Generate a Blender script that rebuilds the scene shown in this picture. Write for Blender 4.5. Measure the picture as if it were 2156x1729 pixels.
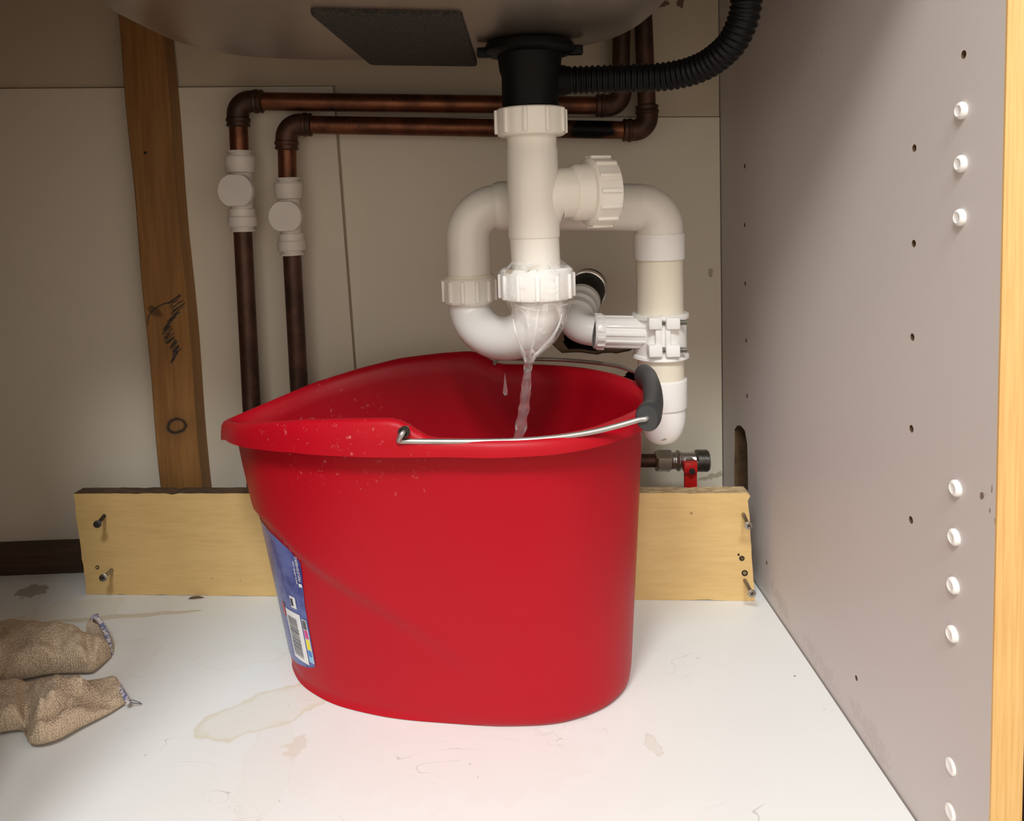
import bpy, bmesh, math, random
import numpy as np
from mathutils import Vector, Matrix

for o in list(bpy.data.objects):
    bpy.data.objects.remove(o)
scene = bpy.context.scene
COL = scene.collection
random.seed(7)

# ------------------------------------------------------------------ camera
# world: right cabinet wall = plane x 0, front of carcass = plane y 0, cabinet floor = plane z 0, metres
CAM = np.array([-0.2812, -0.4211, 0.4421])
YAW, PITCH, ROLL, FPX, PPX, PPY = 0.0197, 0.0802, 0.0302, 1615.45, 1078.0, 546.96
def cam_rows():
    cy, sy, cp, sp = math.cos(YAW), math.sin(YAW), math.cos(PITCH), math.sin(PITCH)
    fwd = np.array([sy*cp, cy*cp, -sp]); right = np.array([cy, -sy, 0.0]); down = np.cross(fwd, right)
    cr, sr = math.cos(ROLL), math.sin(ROLL)
    return np.array([cr*right + sr*down, -sr*right + cr*down, fwd])
CM = cam_rows()
cam_data = bpy.data.cameras.new('camera')
cam_data.sensor_fit = 'HORIZONTAL'; cam_data.sensor_width = 36.0
cam_data.lens = FPX*36.0/2156.0
cam_data.shift_y = (PPY - 864.5)/2156.0
cam_data.clip_start = 0.01
cam = bpy.data.objects.new('camera', cam_data); COL.objects.link(cam)
r_, d_, f_ = CM
cam.matrix_world = Matrix(((r_[0], -d_[0], -f_[0], CAM[0]), (r_[1], -d_[1], -f_[1], CAM[1]),
                           (r_[2], -d_[2], -f_[2], CAM[2]), (0, 0, 0, 1)))
scene.camera = cam

# ------------------------------------------------------------------ world, lamps, exposure
world = bpy.data.worlds.new('world'); scene.world = world
world.use_nodes = True
bg = world.node_tree.nodes['Background']
bg.inputs[0].default_value = (1.0, 0.90, 0.79, 1); bg.inputs[1].default_value = 1.2
def area(name, loc, target, size, power, color):
    l = bpy.data.lights.new(name, 'AREA'); l.shape = 'DISK'; l.size = size; l.energy = power; l.color = color
    o = bpy.data.objects.new(name, l); COL.objects.link(o)
    o.location = loc
    o.rotation_euler = (Vector(target) - Vector(loc)).to_track_quat('-Z', 'Y').to_euler()
    return o
key = area('room_ceiling_light', (-0.2, -1.5, 2.06), (-0.3, 0.25, 0.1), 0.34, 25.0, (0.98, 0.99, 1.0))
fill_lamp = area('left_fill_light', (-0.85, -1.4, 2.2), (-0.2, 0.25, 0.2), 0.6, 36.0, (0.98, 0.99, 1.0))  # unseen soft fill added from the left to brighten the right wall
scene.view_settings.view_transform = 'Standard'
scene.view_settings.look = 'None'
scene.view_settings.exposure = 0.0
scene.view_settings.gamma = 1.0
scene.view_settings.use_curve_mapping = False

# ------------------------------------------------------------------ helpers: measured points
def U(px, py, ax, val):
    d = CM.T @ np.array([(px - PPX)/FPX, (py - PPY)/FPX, 1.0])
    t = (val - CAM[ax])/d[ax]
    return CAM + t*d
def PY(px, py, y): return U(px, py, 1, y)      # on a plane parallel to the back wall
def PZ(px, py, z=0.0): return U(px, py, 2, z)  # on a level plane
def PX(px, py, x=0.0): return U(px, py, 0, x)  # on the right wall
def PROJ(P):
    q = CM @ (np.array(P, float) - CAM)
    return PPX + FPX*q[0]/q[2], PPY + FPX*q[1]/q[2]
# ------------------------------------------------------------------ helpers: meshes and things
def link(o):
    COL.objects.link(o); return o
def finish(me, smooth=True, angle=40):
    me.validate()
    bm = bmesh.new(); bm.from_mesh(me)
    bmesh.ops.recalc_face_normals(bm, faces=bm.faces)
    bm.to_mesh(me); bm.free()
    if smooth:
        me.polygons.foreach_set('use_smooth', [True]*len(me.polygons))
        me.set_sharp_from_angle(angle=math.radians(angle))
    me.update()
class MB:
    """collects shapes (world metres) that form ONE mesh object"""
    def __init__(self): self.v = []; self.f = []; self.m = []; self.mi = 0
    def add(self, verts, faces):
        b = len(self.v)
        self.v += [tuple(float(c) for c in q) for q in verts]
        self.f += [tuple(i + b for i in f) for f in faces]; self.m += [self.mi]*len(faces)
        return self
    def box(self, lo, hi, bev=0.0, M=None):
        bm = bmesh.new(); bmesh.ops.create_cube(bm, size=1)
        lo = Vector(lo); hi = Vector(hi)
        for v in bm.verts:
            v.co = Vector([(lo[i]+hi[i])/2 + v.co[i]*(hi[i]-lo[i]) for i in range(3)])
        if bev: bmesh.ops.bevel(bm, geom=bm.edges[:], offset=bev, segments=2, profile=0.5, affect='EDGES')
        if M is not None: bm.transform(M)
        bm.verts.index_update()
        self.add([v.co for v in bm.verts], [[v.index for v in f.verts] for f in bm.faces]); bm.free(); return self
    def rings(self, rings, closed=True, cap0=True, cap1=True):
        n = len(rings[0]); vs = [p for r in rings for p in r]; fs = []
        for i in range(len(rings)-1):
            for j in range(n if closed else n-1):
                k = (j+1) % n
                fs.append((i*n+j, i*n+k, (i+1)*n+k, (i+1)*n+j))
        if cap0: fs.append(tuple(range(n-1, -1, -1)))
        if cap1: fs.append(tuple((len(rings)-1)*n + j for j in range(n)))
        return self.add(vs, fs)
    def tube(self, path, rad, seg=24, cap=True, flat=None):
        path = [Vector(p) for p in path]; n = len(path)
        if not hasattr(rad, '__len__'): rad = [rad]*n
        tan = [(path[min(i+1, n-1)] - path[max(i-1, 0)]).normalized() for i in range(n)]
        up = Vector((0, 0, 1)) if abs(tan[0].z) < 0.9 else Vector((0, 1, 0))
        a = tan[0].cross(up).normalized(); rs = []
        for i in range(n):
            a = (a - tan[i]*a.dot(tan[i])).normalized(); b = tan[i].cross(a)
            sa, sb = flat if flat else (1, 1)
            rs.append([path[i] + (a*math.cos(2*math.pi*j/seg)*sa + b*math.sin(2*math.pi*j/seg)*sb)*rad[i] for j in range(seg)])
        return self.rings(rs, True, cap, cap)
    def lathe(self, prof, origin, axis=(0, 0, 1), seg=40, cap=True):
        """prof: (radius, distance along axis)"""
        ax = Vector(axis).normalized(); up = Vector((0, 1, 0)) if abs(ax.y) < 0.9 else Vector((1, 0, 0))
        a = ax.cross(up).normalized(); b = ax.cross(a); o = Vector(origin)
        rs = [[o + ax*h + (a*math.cos(2*math.pi*j/seg) + b*math.sin(2*math.pi*j/seg))*max(r, 1e-5) for j in range(seg)] for r, h in prof]
        return self.rings(rs, True, cap, cap)
    def build(self, name, mat, parent=None, origin=None, smooth=True, angle=40):
        me = bpy.data.meshes.new(name)
        if parent is not None: o0 = root_loc(parent)
        elif origin is not None: o0 = Vector(origin)
        else:
            A = np.array(self.v); o0 = Vector(((A[:, 0].min()+A[:, 0].max())/2, (A[:, 1].min()+A[:, 1].max())/2, A[:, 2].min()))
        me.from_pydata([Vector(v) - o0 for v in self.v], [], self.f)
        mats = mat if isinstance(mat, (list, tuple)) else [mat]
        for m in mats: me.materials.append(m)
        if len(mats) > 1: me.polygons.foreach_set('material_index', self.m)
        finish(me, smooth, angle)
        o = link(bpy.data.objects.new(name, me))
        if parent is not None: o.parent = parent
        else: o.location = o0
        return o
def root_loc(o):
    while o.parent is not None: o = o.parent
    return Vector(o.location)
def thing(name, label, cat, loc, group=None):
    o = link(bpy.data.objects.new(name, None)); o.location = Vector(loc); o.empty_display_size = 0.02
    return tag(o, label, cat, group)
def tag(o, label, cat, group=None):
    o['label'] = label; o['category'] = cat
    if group: o['group'] = group
    return o
def struct(o):
    o['kind'] = 'structure'; return o
def crom(pts, n=10):
    p = [np.array(q, float) for q in pts]; P = [2*p[0]-p[1]] + p + [2*p[-1]-p[-2]]; out = []
    for i in range(1, len(P)-2):
        for t in np.linspace(0, 1, n, endpoint=False):
            a, b, c, d = P[i-1], P[i], P[i+1], P[i+2]
            out.append(0.5*((2*b)+(c-a)*t+(2*a-5*b+4*c-d)*t*t+(-a+3*b-3*c+d)*t**3))
    out.append(p[-1]); return out
def fillet(pts, rad, n=10):
    """polyline with round corners"""
    pts = [Vector(p) for p in pts]; out = [pts[0]]
    for i in range(1, len(pts)-1):
        a = (pts[i-1]-pts[i]).normalized(); b = (pts[i+1]-pts[i]).normalized()
        ang = a.angle(b); t = rad/math.tan(ang/2)
        c = pts[i] + (a+b).normalized()*(rad/math.sin(ang/2)); s = pts[i]+a*t - c; e = pts[i]+b*t - c
        w = s.angle(e)
        for k in range(n+1):
            q = k/n; out.append(c + (s*math.sin((1-q)*w) + e*math.sin(q*w))/math.sin(w))
    out.append(pts[-1]); return out
def boolean(o, cutter_mb, mat):
    me = bpy.data.meshes.new('cutter'); me.from_pydata(cutter_mb.v, [], cutter_mb.f); me.materials.append(mat); finish(me, False)
    c = link(bpy.data.objects.new('cutter', me))
    o.data.materials.append(mat)
    md = o.modifiers.new('cut', 'BOOLEAN'); md.operation = 'DIFFERENCE'; md.object = c; md.solver = 'EXACT'; md.material_mode = 'TRANSFER'
    bpy.context.view_layer.update()
    dg = bpy.context.evaluated_depsgraph_get()
    new = bpy.data.meshes.new_from_object(o.evaluated_get(dg)); o.modifiers.clear(); o.data = new
    bpy.data.objects.remove(c)

# ------------------------------------------------------------------ helpers: materials
class NT:
    def __init__(self, name):
        self.mat = bpy.data.materials.new(name); self.mat.use_nodes = True
        self.t = self.mat.node_tree; self.n = self.t.nodes; self.b = self.n['Principled BSDF']
        self.pos = self.n.new('ShaderNodeNewGeometry').outputs['Position']
    def L(self, a, b): self.t.links.new(a, b)
    def mapping(self, scale=(1, 1, 1), rot=(0, 0, 0), loc=(0, 0, 0), src=None):
        m = self.n.new('ShaderNodeMapping'); m.inputs['Scale'].default_value = scale; m.inputs['Rotation'].default_value = rot; m.inputs['Location'].default_value = loc
        self.L(src or self.pos, m.inputs['Vector']); return m.outputs[0]
    def noise(self, scale, detail=3, rough=0.55, vec=None, dist=0):
        x = self.n.new('ShaderNodeTexNoise'); x.inputs['Scale'].default_value = scale; x.inputs['Detail'].default_value = detail
        x.inputs['Roughness'].default_value = rough; x.inputs['Distortion'].default_value = dist
        self.L(vec if vec is not None else self.pos, x.inputs['Vector']); return x.outputs[0]
    def math(self, op, a, b=None, c=None):
        m = self.n.new('ShaderNodeMath'); m.operation = op
        for i, q in enumerate((a, b, c)):
            if q is None: continue
            if isinstance(q, (int, float)): m.inputs[i].default_value = q
            else: self.L(q, m.inputs[i])
        return m.outputs[0]
    def step(self, x, lo, hi):
        m = self.n.new('ShaderNodeMapRange'); m.interpolation_type = 'SMOOTHSTEP'
        m.inputs['From Min'].default_value = lo; m.inputs['From Max'].default_value = hi
        self.L(x, m.inputs['Value']); return m.outputs[0]
    def mix(self, fac, a, b):
        m = self.n.new('ShaderNodeMix'); m.data_type = 'RGBA'
        for s, q in ((m.inputs[0], fac), (m.inputs[6], a), (m.inputs[7], b)):
            if isinstance(q, (int, float)): s.default_value = q
            elif isinstance(q, tuple): s.default_value = (*q, 1) if len(q) == 3 else q
            else: self.L(q, s)
        return m.outputs[2]
    def bump(self, h, strength=0.3, dist=0.001):
        b = self.n.new('ShaderNodeBump'); b.inputs['Strength'].default_value = strength; b.inputs['Distance'].default_value = dist
        self.L(h, b.inputs['Height']); self.L(b.outputs[0], self.b.inputs['Normal'])
    def blob(self, c, rx, ry, ang=0, warp=0.012, wscale=60, axes='xy'):
        """distance-like value: <1 inside an uneven ellipse around c on the surface"""
        nz = self.n.new('ShaderNodeTexNoise'); nz.inputs['Scale'].default_value = wscale; nz.inputs['Detail'].default_value = 3
        self.L(self.pos, nz.inputs['Vector'])
        v1 = self.n.new('ShaderNodeVectorMath'); v1.operation = 'SUBTRACT'; self.L(nz.outputs[1], v1.inputs[0]); v1.inputs[1].default_value = (.5, .5, .5)
        v2 = self.n.new('ShaderNodeVectorMath'); v2.operation = 'SCALE'; v2.inputs[3].default_value = warp*2; self.L(v1.outputs[0], v2.inputs[0])
        v3 = self.n.new('ShaderNodeVectorMath'); v3.operation = 'ADD'; self.L(v2.outputs[0], v3.inputs[0]); self.L(self.pos, v3.inputs[1])
        v4 = self.n.new('ShaderNodeVectorMath'); v4.operation = 'SUBTRACT'; self.L(v3.outputs[0], v4.inputs[0]); v4.inputs[1].default_value = tuple(c)
        rot = (0, 0, ang) if axes == 'xy' else ((0, ang, 0) if axes == 'xz' else (ang, 0, 0))
        r = self.n.new('ShaderNodeVectorRotate'); r.rotation_type = 'EULER_XYZ'; r.inputs['Rotation'].default_value = tuple(-q for q in rot); self.L(v4.outputs[0], r.inputs['Vector'])
        sc = {'xy': (1/rx, 1/ry, 0), 'xz': (1/rx, 0, 1/ry), 'yz': (0, 1/rx, 1/ry)}[axes]
        v5 = self.n.new('ShaderNodeVectorMath'); v5.operation = 'MULTIPLY'; self.L(r.outputs[0], v5.inputs[0]); v5.inputs[1].default_value = sc
        v6 = self.n.new('ShaderNodeVectorMath'); v6.operation = 'LENGTH'; self.L(v5.outputs[0], v6.inputs[0]); return v6.outputs['Value']
    def set(self, color=None, rough=None, metal=None, **kw):
        for k, v in (('Base Color', color), ('Roughness', rough), ('Metallic', metal), *[(k.replace('_', ' '), v) for k, v in kw.items()]):
            if v is None: continue
            s = self.b.inputs[k]
            if isinstance(v, tuple): s.default_value = (*v, 1) if len(v) == 3 else v
            elif isinstance(v, (int, float)): s.default_value = v
            else: self.L(v, s)
        return self.mat
def plain(name, col, rough=0.5, metal=0.0, vary=0.06, scale=40, bump=0.0, bscale=300, **kw):
    t = NT(name)
    c2 = tuple(max(0, q*(1-vary*2)) for q in col)
    c = t.mix(t.noise(scale, 4), col, c2)
    if bump: t.bump(t.noise(bscale, 2), bump, 0.0006)
    return t.set(c, rough, metal, **kw)
def specked(name, col, speck, rough=0.5, amount=0.72, scale=90, vary=0.05, fac=0.8, bump=0.0, grime=()):
    t = NT(name)
    c = t.mix(t.noise(14, 4), col, tuple(q*(1-vary*2) for q in col))
    v = t.n.new('ShaderNodeTexVoronoi'); v.inputs['Scale'].default_value = scale; t.L(t.pos, v.inputs['Vector'])
    m = t.math('MULTIPLY', t.step(v.outputs['Distance'], 0.13, 0.06), t.step(t.noise(scale*0.6, 2), amount, amount+0.03))
    c = t.mix(t.math('MULTIPLY', m, fac), c, speck)
    for ctr, rx, ry in grime:
        c = t.mix(t.math('MULTIPLY', t.step(t.blob(ctr, rx, ry, 0, .005, 160, 'xz'), 1.1, .5), .75), c, (.34, .22, .10))
    if bump: t.bump(t.noise(200, 3), bump, 0.0005)
    return t.set(c, rough)
def wood(name, c1, c2, along, scale=26, stretch=14, rough=0.55, bump=0.15, fine=0.5):
    t = NT(name)
    sc = [1.0]*3; sc['xyz'.index(along)] = 1.0/stretch
    v = t.mapping(tuple(sc))
    n1 = t.noise(scale, 6, 0.6, v, 1.2); n2 = t.noise(scale*9, 3, 0.6, v)
    f = t.math('ADD', t.math('MULTIPLY', n1, 1-fine), t.math('MULTIPLY', n2, fine))
    c = t.mix(t.step(f, 0.36, 0.66), c1, c2)
    t.bump(n2, bump, 0.0005)
    t.set(c, rough); return t, c
M = {}
M['white_plastic'] = specked('white_plastic', (.88, .85, .78), (.16, .12, .08), .24, .68, 70, .03)
M['white_plastic_new'] = specked('white_plastic_new', (.90, .89, .86), (.2, .15, .1), .22, .70, 70, .02, grime=[(PY(1074, 572, .215), .004, .003), (PY(1120, 570, .215), .006, .0015), (PY(1395, 925, .33), .004, .002)])
M['cream_plastic'] = specked('cream_plastic', (.86, .80, .66), (.2, .15, .08), .34, .66, 75, .04)
M['valve_plastic'] = plain('valve_plastic', (.84, .80, .73), .38)
M['grey_plastic'] = plain('grey_plastic', (.78, .77, .73), .4)
M['black_plastic'] = plain('black_plastic', (.004, .004, .004), .5, vary=.15, Specular_IOR_Level=.14)
M['hose_black'] = plain('hose_black', (.0045, .0045, .005), .40, vary=.15, Specular_IOR_Level=.2)
M['grip_grey'] = plain('grip_grey', (.035, .036, .038), .5, bump=.1)
M['chrome'] = plain('chrome', (.80, .78, .75), .28, 1.0, .15, 60)
M['zinc'] = plain('zinc', (.50, .49, .46), .34, 1.0, .3, 200)
M['screw_steel'] = plain('screw_steel', (.50, .45, .38), .32, 1.0, .2, 200)
M['dark_steel'] = plain('dark_steel', (.07, .065, .06), .5, .8)
M['red_paint'] = plain('red_paint', (.62, .012, .012), .35)
M['dark_hole'] = plain('dark_hole', (.02, .014, .009), .9)
M['chipboard'] = plain('chipboard', (.20, .12, .055), .9, vary=.4, scale=160, bump=.5, bscale=250)
M['pencil'] = plain('pencil', (.045, .038, .032), .7)
t = NT('copper')
n1 = t.noise(22, 5, .6); n2 = t.noise(120, 3)
c = t.mix(t.step(n1, .38, .62), (.22, .082, .040), (.105, .042, .024))
c = t.mix(t.step(n2, .62, .72), c, (.06, .035, .025))
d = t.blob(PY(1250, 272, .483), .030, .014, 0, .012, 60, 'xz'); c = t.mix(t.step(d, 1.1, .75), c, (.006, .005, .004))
M['copper'] = t.set(c, t.math('ADD', t.math('MULTIPLY', n1, .25), .30), .8); t.b.inputs['Roughness'].default_value = .4
t = NT('copper_tarnished')
n1 = t.noise(30, 5, .6)
M['copper_tarnished'] = t.set(t.mix(t.step(n1, .35, .65), (.115, .055, .034), (.06, .032, .022)), .48, .55)
t = NT('stainless_steel')
v = t.mapping((1, 1/14, 1)); nb = t.noise(240, 3, .6, v); nc = t.noise(9, 4)
M['steel'] = t.set(t.mix(nc, (.50, .44, .38), (.36, .31, .265)), t.math('ADD', t.math('MULTIPLY', nc, .22), .24), 1.0); t.bump(nb, .08, .0003)
t = NT('damping_pad')
n1 = t.noise(420, 3, .7)
M['pad'] = t.set(t.mix(t.step(n1, .4, .7), (.008, .0065, .0055), (.042, .033, .024)), .85); t.bump(n1, .6, .0008)
t = NT('red_plastic')
n1 = t.noise(5, 4); n2 = t.noise(420, 2)
c = t.mix(n1, (.42, .003, .012), (.355, .0025, .010))
gz = t.n.new('ShaderNodeSeparateXYZ'); t.L(t.pos, gz.inputs[0])
sc_ = t.math('MULTIPLY', t.math('MULTIPLY', t.step(t.noise(170, 5, .7), .60, .70), t.step(t.noise(14, 2), .48, .60)), t.math('MULTIPLY', t.step(gz.outputs[2], .205, .215), t.step(gz.outputs[0], -.30, -.40)))
c = t.mix(t.math('MULTIPLY', sc_, .35), c, (.70, .42, .40))
v = t.n.new('ShaderNodeTexVoronoi'); v.inputs['Scale'].default_value = 46; t.L(t.pos, v.inputs['Vector'])
sp = t.math('MULTIPLY', t.step(v.outputs['Distance'], .05, .02), t.step(t.noise(30, 2), .60, .66))
c = t.mix(sp, c, (.75, .55, .50))
M['red'] = t.set(c, .42, Specular_IOR_Level=.2, Subsurface_Weight=0.0); t.bump(n2, .06, .0003)
t = NT('wire_galvanised')
n1 = t.noise(160, 4)
M['wire'] = t.set(t.mix(n1, (.34, .33, .31), (.58, .57, .54)), .42, .9)
# ------------------------------------------------------------------ bucket geometry core
BK_C = np.array([-0.317, 0.28]); BK_A = math.radians(-12)
BK_ax = np.array([math.cos(BK_A), math.sin(BK_A)]); BK_n = np.array([-BK_ax[1], BK_ax[0]])
RIM_H = [(-.235, 0), (-.231, .010), (-.215, .031), (-.18, .070), (-.14, .096), (-.10, .113), (-.06, .121), (-.03, .124), (0, .125),
         (.03, .125), (.06, .124), (.095, .113), (.122, .093), (.140, .070), (.156, .042), (.164, .021), (.166, 0)]
BASE_H = [(-.184, 0), (-.182, .012), (-.175, .030), (-.157, .052), (-.136, .067), (-.107, .080), (-.07, .0875), (-.038, .090), (0, .089),
          (.03, .0875), (.052, .085), (.085, .078), (.109, .067), (.132, .048), (.146, .024), (.150, 0)]
NH = 72
def resample(pts, n):
    p = np.array(pts, float)
    # smooth (Catmull-Rom) then even arc length
    q = []
    P = np.vstack([2*p[0]-p[1], p, 2*p[-1]-p[-2]])
    P[0] = (p[1][0], -p[1][1]); P[-1] = (p[-2][0], -p[-2][1])
    for i in range(1, len(P)-2):
        for t in np.linspace(0, 1, 16, endpoint=False):
            a, b, c, d = P[i-1], P[i], P[i+1], P[i+2]
            q.append(0.5*((2*b)+(c-a)*t+(2*a-5*b+4*c-d)*t*t+(-a+3*b-3*c+d)*t**3))
    q.append(p[-1]); q = np.array(q); q[:, 1] = np.maximum(q[:, 1], 0)
    s = np.concatenate([[0], np.cumsum(np.hypot(*np.diff(q, axis=0).T))]); L = s[-1]
    u = np.linspace(0, L, n)
    return np.stack([np.interp(u, s, q[:, 0]), np.interp(u, s, q[:, 1])], 1)
_rim = resample(RIM_H, NH+1); _base = resample(BASE_H, NH+1)
def close_loop(h):   # u index: 0..NH near side from spout to back, then far side home
    near = h.copy(); near[:, 1] *= -1
    return np.vstack([near, h[::-1][1:-1]])
RIM = close_loop(_rim); BASE = close_loop(_base); NL = len(RIM)
def normals(loop):
    t = np.roll(loop, -1, 0) - np.roll(loop, 1, 0)
    n = np.stack([t[:, 1], -t[:, 0]], 1); return n/np.linalg.norm(n, axis=1)[:, None]
RIMN = normals(RIM)
def rim_top(s):
    hi = np.interp(s, [-.243, -.22, -.18, -.14, -.10, -.06, -.03], [.230, .238, .252, .262, .270, .274, .276])
    k = np.clip((s + .022)/.034, 0, 1); k = k*k*(3-2*k)
    return hi*(1-k) + .262*k
def skirt_low(s):
    return np.interp(s, [-.24, -.21, -.18, -.147, -.108, -.066, -.02, .02, .07], [.212, .226, .233, .238, .243, .245, .247, .249, .2495])
def smooth01(a, b, x):
    k = np.clip((x-a)/(b-a), 0, 1); return k*k*(3-2*k)
CREASE = [(0, .632), (8, .636), (13.6, .615), (18.2, .535), (24.4, .457), (31, .378), (37, .295), (43.3, .2), (46.4, .144), (52, .05)]   # loop index -> height fraction of the moulded fold
def crease_h(u):
    u = abs(u)
    return np.interp(u, [c[0] for c in CREASE], [c[1] for c in CREASE])
def loop_at(L, u):
    u = u % NL; i = int(math.floor(u)); t = u - i
    return L[i % NL]*(1-t) + L[(i+1) % NL]*t
def bk_local(u, v, off=0.0):
    """point of the outer bucket wall: u = loop position, v = height fraction, off = metres outwards"""
    b = loop_at(BASE, u); r = loop_at(RIM, u); n = loop_at(RIMN, u); n = n/np.linalg.norm(n)
    zt = rim_top(r[0])
    p = b*(1-v) + r*v
    us = u if u <= NL/2 else u - NL
    fade = 1 - smooth01(24, 50, abs(us))
    ins = 0.0045*fade*(1 - smooth01(-0.012, 0.012, v - crease_h(us)))
    p = p + n*(off - ins)
    return np.array([p[0], p[1], zt*v])
def bk_world(l):
    w = BK_C + BK_ax*l[0] + BK_n*l[1]
    return np.array([w[0], w[1], l[2]])
# ------------------------------------------------------------------ materials of the setting
t = NT('floor_laminate')
base = t.mix(t.noise(7, 5), (.78, .805, .79), (.73, .75, .73))
def stain(base, px, py, rx, ry, ang, col, fill, ring, warp=.012, ws=45):
    d = t.blob(PZ(px, py), rx, ry, ang, warp, ws)
    f = t.math('MULTIPLY', t.step(d, 1.02, .96), fill)
    rg = t.math('MULTIPLY', t.math('MULTIPLY', t.step(d, .80, .97), t.step(d, 1.03, .98)), ring)
    return t.mix(t.math('ADD', f, rg), base, col)
base = stain(base, 556, 1496, .060, .026, .50, (.64, .59, .42), .22, .40)
base = stain(base, 560, 1620, .020, .060, .1, (.68, .65, .54), .10, .12)
base = stain(base, 622, 1575, .008, .013, -.2, (.55, .40, .22), .30, .0, .01, 160)
base = stain(base, 1376, 1568, .006, .013, .2, (.60, .54, .42), .30, .25, .006, 120)
base = stain(base, 900, 1600, .13, .045, -.1, (.74, .69, .64), .16, .0, .05, 60)
base = stain(base, 260, 1298, .085, .0045, .06, (.50, .40, .24), .50, .2, .006, 30)
base = stain(base, 150, 1290, .055, .03, .2, (.64, .57, .42), .22, .1, .02, 40)
base = stain(base, 68, 1244, .018, .014, .2, (.20, .14, .09), .60, .0, .012, 90)
base = stain(base, 500, 1385, .045, .016, .0, (.70, .68, .60), .05, .30, .012, 50)
base = stain(base, 265, 1385, .030, .040, .6, (.68, .62, .50), .14, .12, .02, 60)
v = t.n.new('ShaderNodeTexVoronoi'); v.inputs['Scale'].default_value = 62; t.L(t.pos, v.inputs['Vector'])
sp = t.math('MULTIPLY', t.step(v.outputs['Distance'], .10, .04), t.step(t.noise(28, 3), .60, .66))
base = t.mix(t.math('MULTIPLY', sp, .75), base, (.12, .10, .08))
scr = t.noise(5, 2, .5, t.mapping((1, 3, 1), (0, 0, .5)), 3.0)
line = t.math('MULTIPLY', t.math('MULTIPLY', t.step(scr, .495, .5), t.step(scr, .505, .5)), t.step(t.noise(9, 2), .56, .62))
base = t.mix(t.math('MULTIPLY', line, .5), base, (.30, .28, .25))
M['floor'] = t.set(base, t.math('ADD', t.math('MULTIPLY', t.noise(30, 3), .25), .38)); t.bump(t.noise(40, 4), .08, .0008)

def wallmat(name, c1, c2, blobs=()):
    t = NT(name)
    c = t.mix(t.noise(6, 4), c1, c2)
    v = t.n.new('ShaderNodeTexVoronoi'); v.inputs['Scale'].default_value = 30; t.L(t.pos, v.inputs['Vector'])
    sp = t.math('MULTIPLY', t.step(v.outputs['Distance'], .045, .02), t.step(t.noise(15, 2), .55, .6))
    c = t.mix(t.math('MULTIPLY', sp, .8), c, (.07, .055, .04))
    for (ctr, rx, ry, ang, col, k, warp, ws, axes) in blobs:
        d = t.blob(ctr, rx, ry, ang, warp, ws, axes)
        c = t.mix(t.math('MULTIPLY', t.step(d, 1.05, .75), k), c, col)
    t.bump(t.noise(90, 3), .05, .0006)
    return t.set(c, .5)
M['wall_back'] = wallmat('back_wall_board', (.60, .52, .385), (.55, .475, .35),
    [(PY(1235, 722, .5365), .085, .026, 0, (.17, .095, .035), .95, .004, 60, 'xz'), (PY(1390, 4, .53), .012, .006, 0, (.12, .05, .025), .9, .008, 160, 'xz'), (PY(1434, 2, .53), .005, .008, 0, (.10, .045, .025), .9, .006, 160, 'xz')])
M['sheet_left'] = wallmat('painted_sheet', (.77, .70, .57), (.72, .65, .52))
M['sheet_right'] = wallmat('cream_sheet', (.79, .73, .59), (.75, .69, .55),
    [(PY(1500, 1003, .53), .022, .0035, -.2, (.30, .24, .13), .6, .006, 120, 'xz'), (PY(1497, 575, .53), .004, .007, 0, (.3, .26, .18), .7, .004, 150, 'xz')])
M['wall_right'] = wallmat('grey_laminate', (.60, .555, .535), (.57, .525, .505),
    [(PX(2068, 1044), .0022, .0022, 0, (.16, .10, .08), .9, .003, 400, 'yz'), (PX(2088, 1030), .0007, .003, 0, (.2, .14, .12), .8, .001, 400, 'yz'), (PX(2084, 1075), .0008, .002, 0, (.2, .14, .12), .8, .001, 400, 'yz'), (PX(2095, 1098), .0009, .0025, 0, (.2, .14, .12), .8, .001, 400, 'yz'),
     (PX(1640, 1262), .03, .008, .1, (.44, .39, .35), .5, .02, 160, 'yz'), (PX(1725, 1390), .04, .007, .1, (.48, .43, .40), .45, .02, 160, 'yz'),
     (PX(1830, 1540), .04, .008, .1, (.48, .43, .40), .45, .02, 160, 'yz')])
t, c = wood('beech_edging', (.72, .46, .18), (.60, .34, .11), 'z', 60, 30, .45); M['edging'] = t.mat
t, c = wood('pine_post', (.34, .165, .045), (.235, .105, .028), 'z', 24, 16, .6)
d = t.blob(PY(373, 897, .497), .0125, .010, 0, .004, 60, 'xz')
ring = t.math('MULTIPLY', t.step(d, .55, .8), t.step(d, 1.15, .9))
c = t.mix(t.math('MULTIPLY', t.step(d, 2.6, .9), .35), c, (.17, .08, .025))
c = t.mix(ring, c, (.035, .02, .012))
d2 = t.blob(PY(325, 655, .497), .011, .006, .5, .004, 60, 'xz')
c = t.mix(t.math('MULTIPLY', t.step(d2, 1.1, .7), .75), c, (.07, .035, .015)); t.set(c); M['pine'] = t.mat
t, c = wood('board_face', (.70, .485, .20), (.63, .42, .165), 'x', 30, 18, .5, .1); 
v = t.n.new('ShaderNodeTexVoronoi'); v.inputs['Scale'].default_value = 55; t.L(t.pos, v.inputs['Vector'])
sp = t.math('MULTIPLY', t.step(v.outputs['Distance'], .12, .05), t.step(t.noise(20, 2), .57, .62))
c = t.mix(t.math('MULTIPLY', sp, .7), c, (.22, .12, .04)); t.set(c); M['board'] = t.mat
t = NT('board_raw_edge')
n = t.noise(230, 4, .7, t.mapping((.35, 1, 1)))
gx = t.n.new('ShaderNodeSeparateXYZ'); t.L(t.pos, gx.inputs[0])
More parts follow.
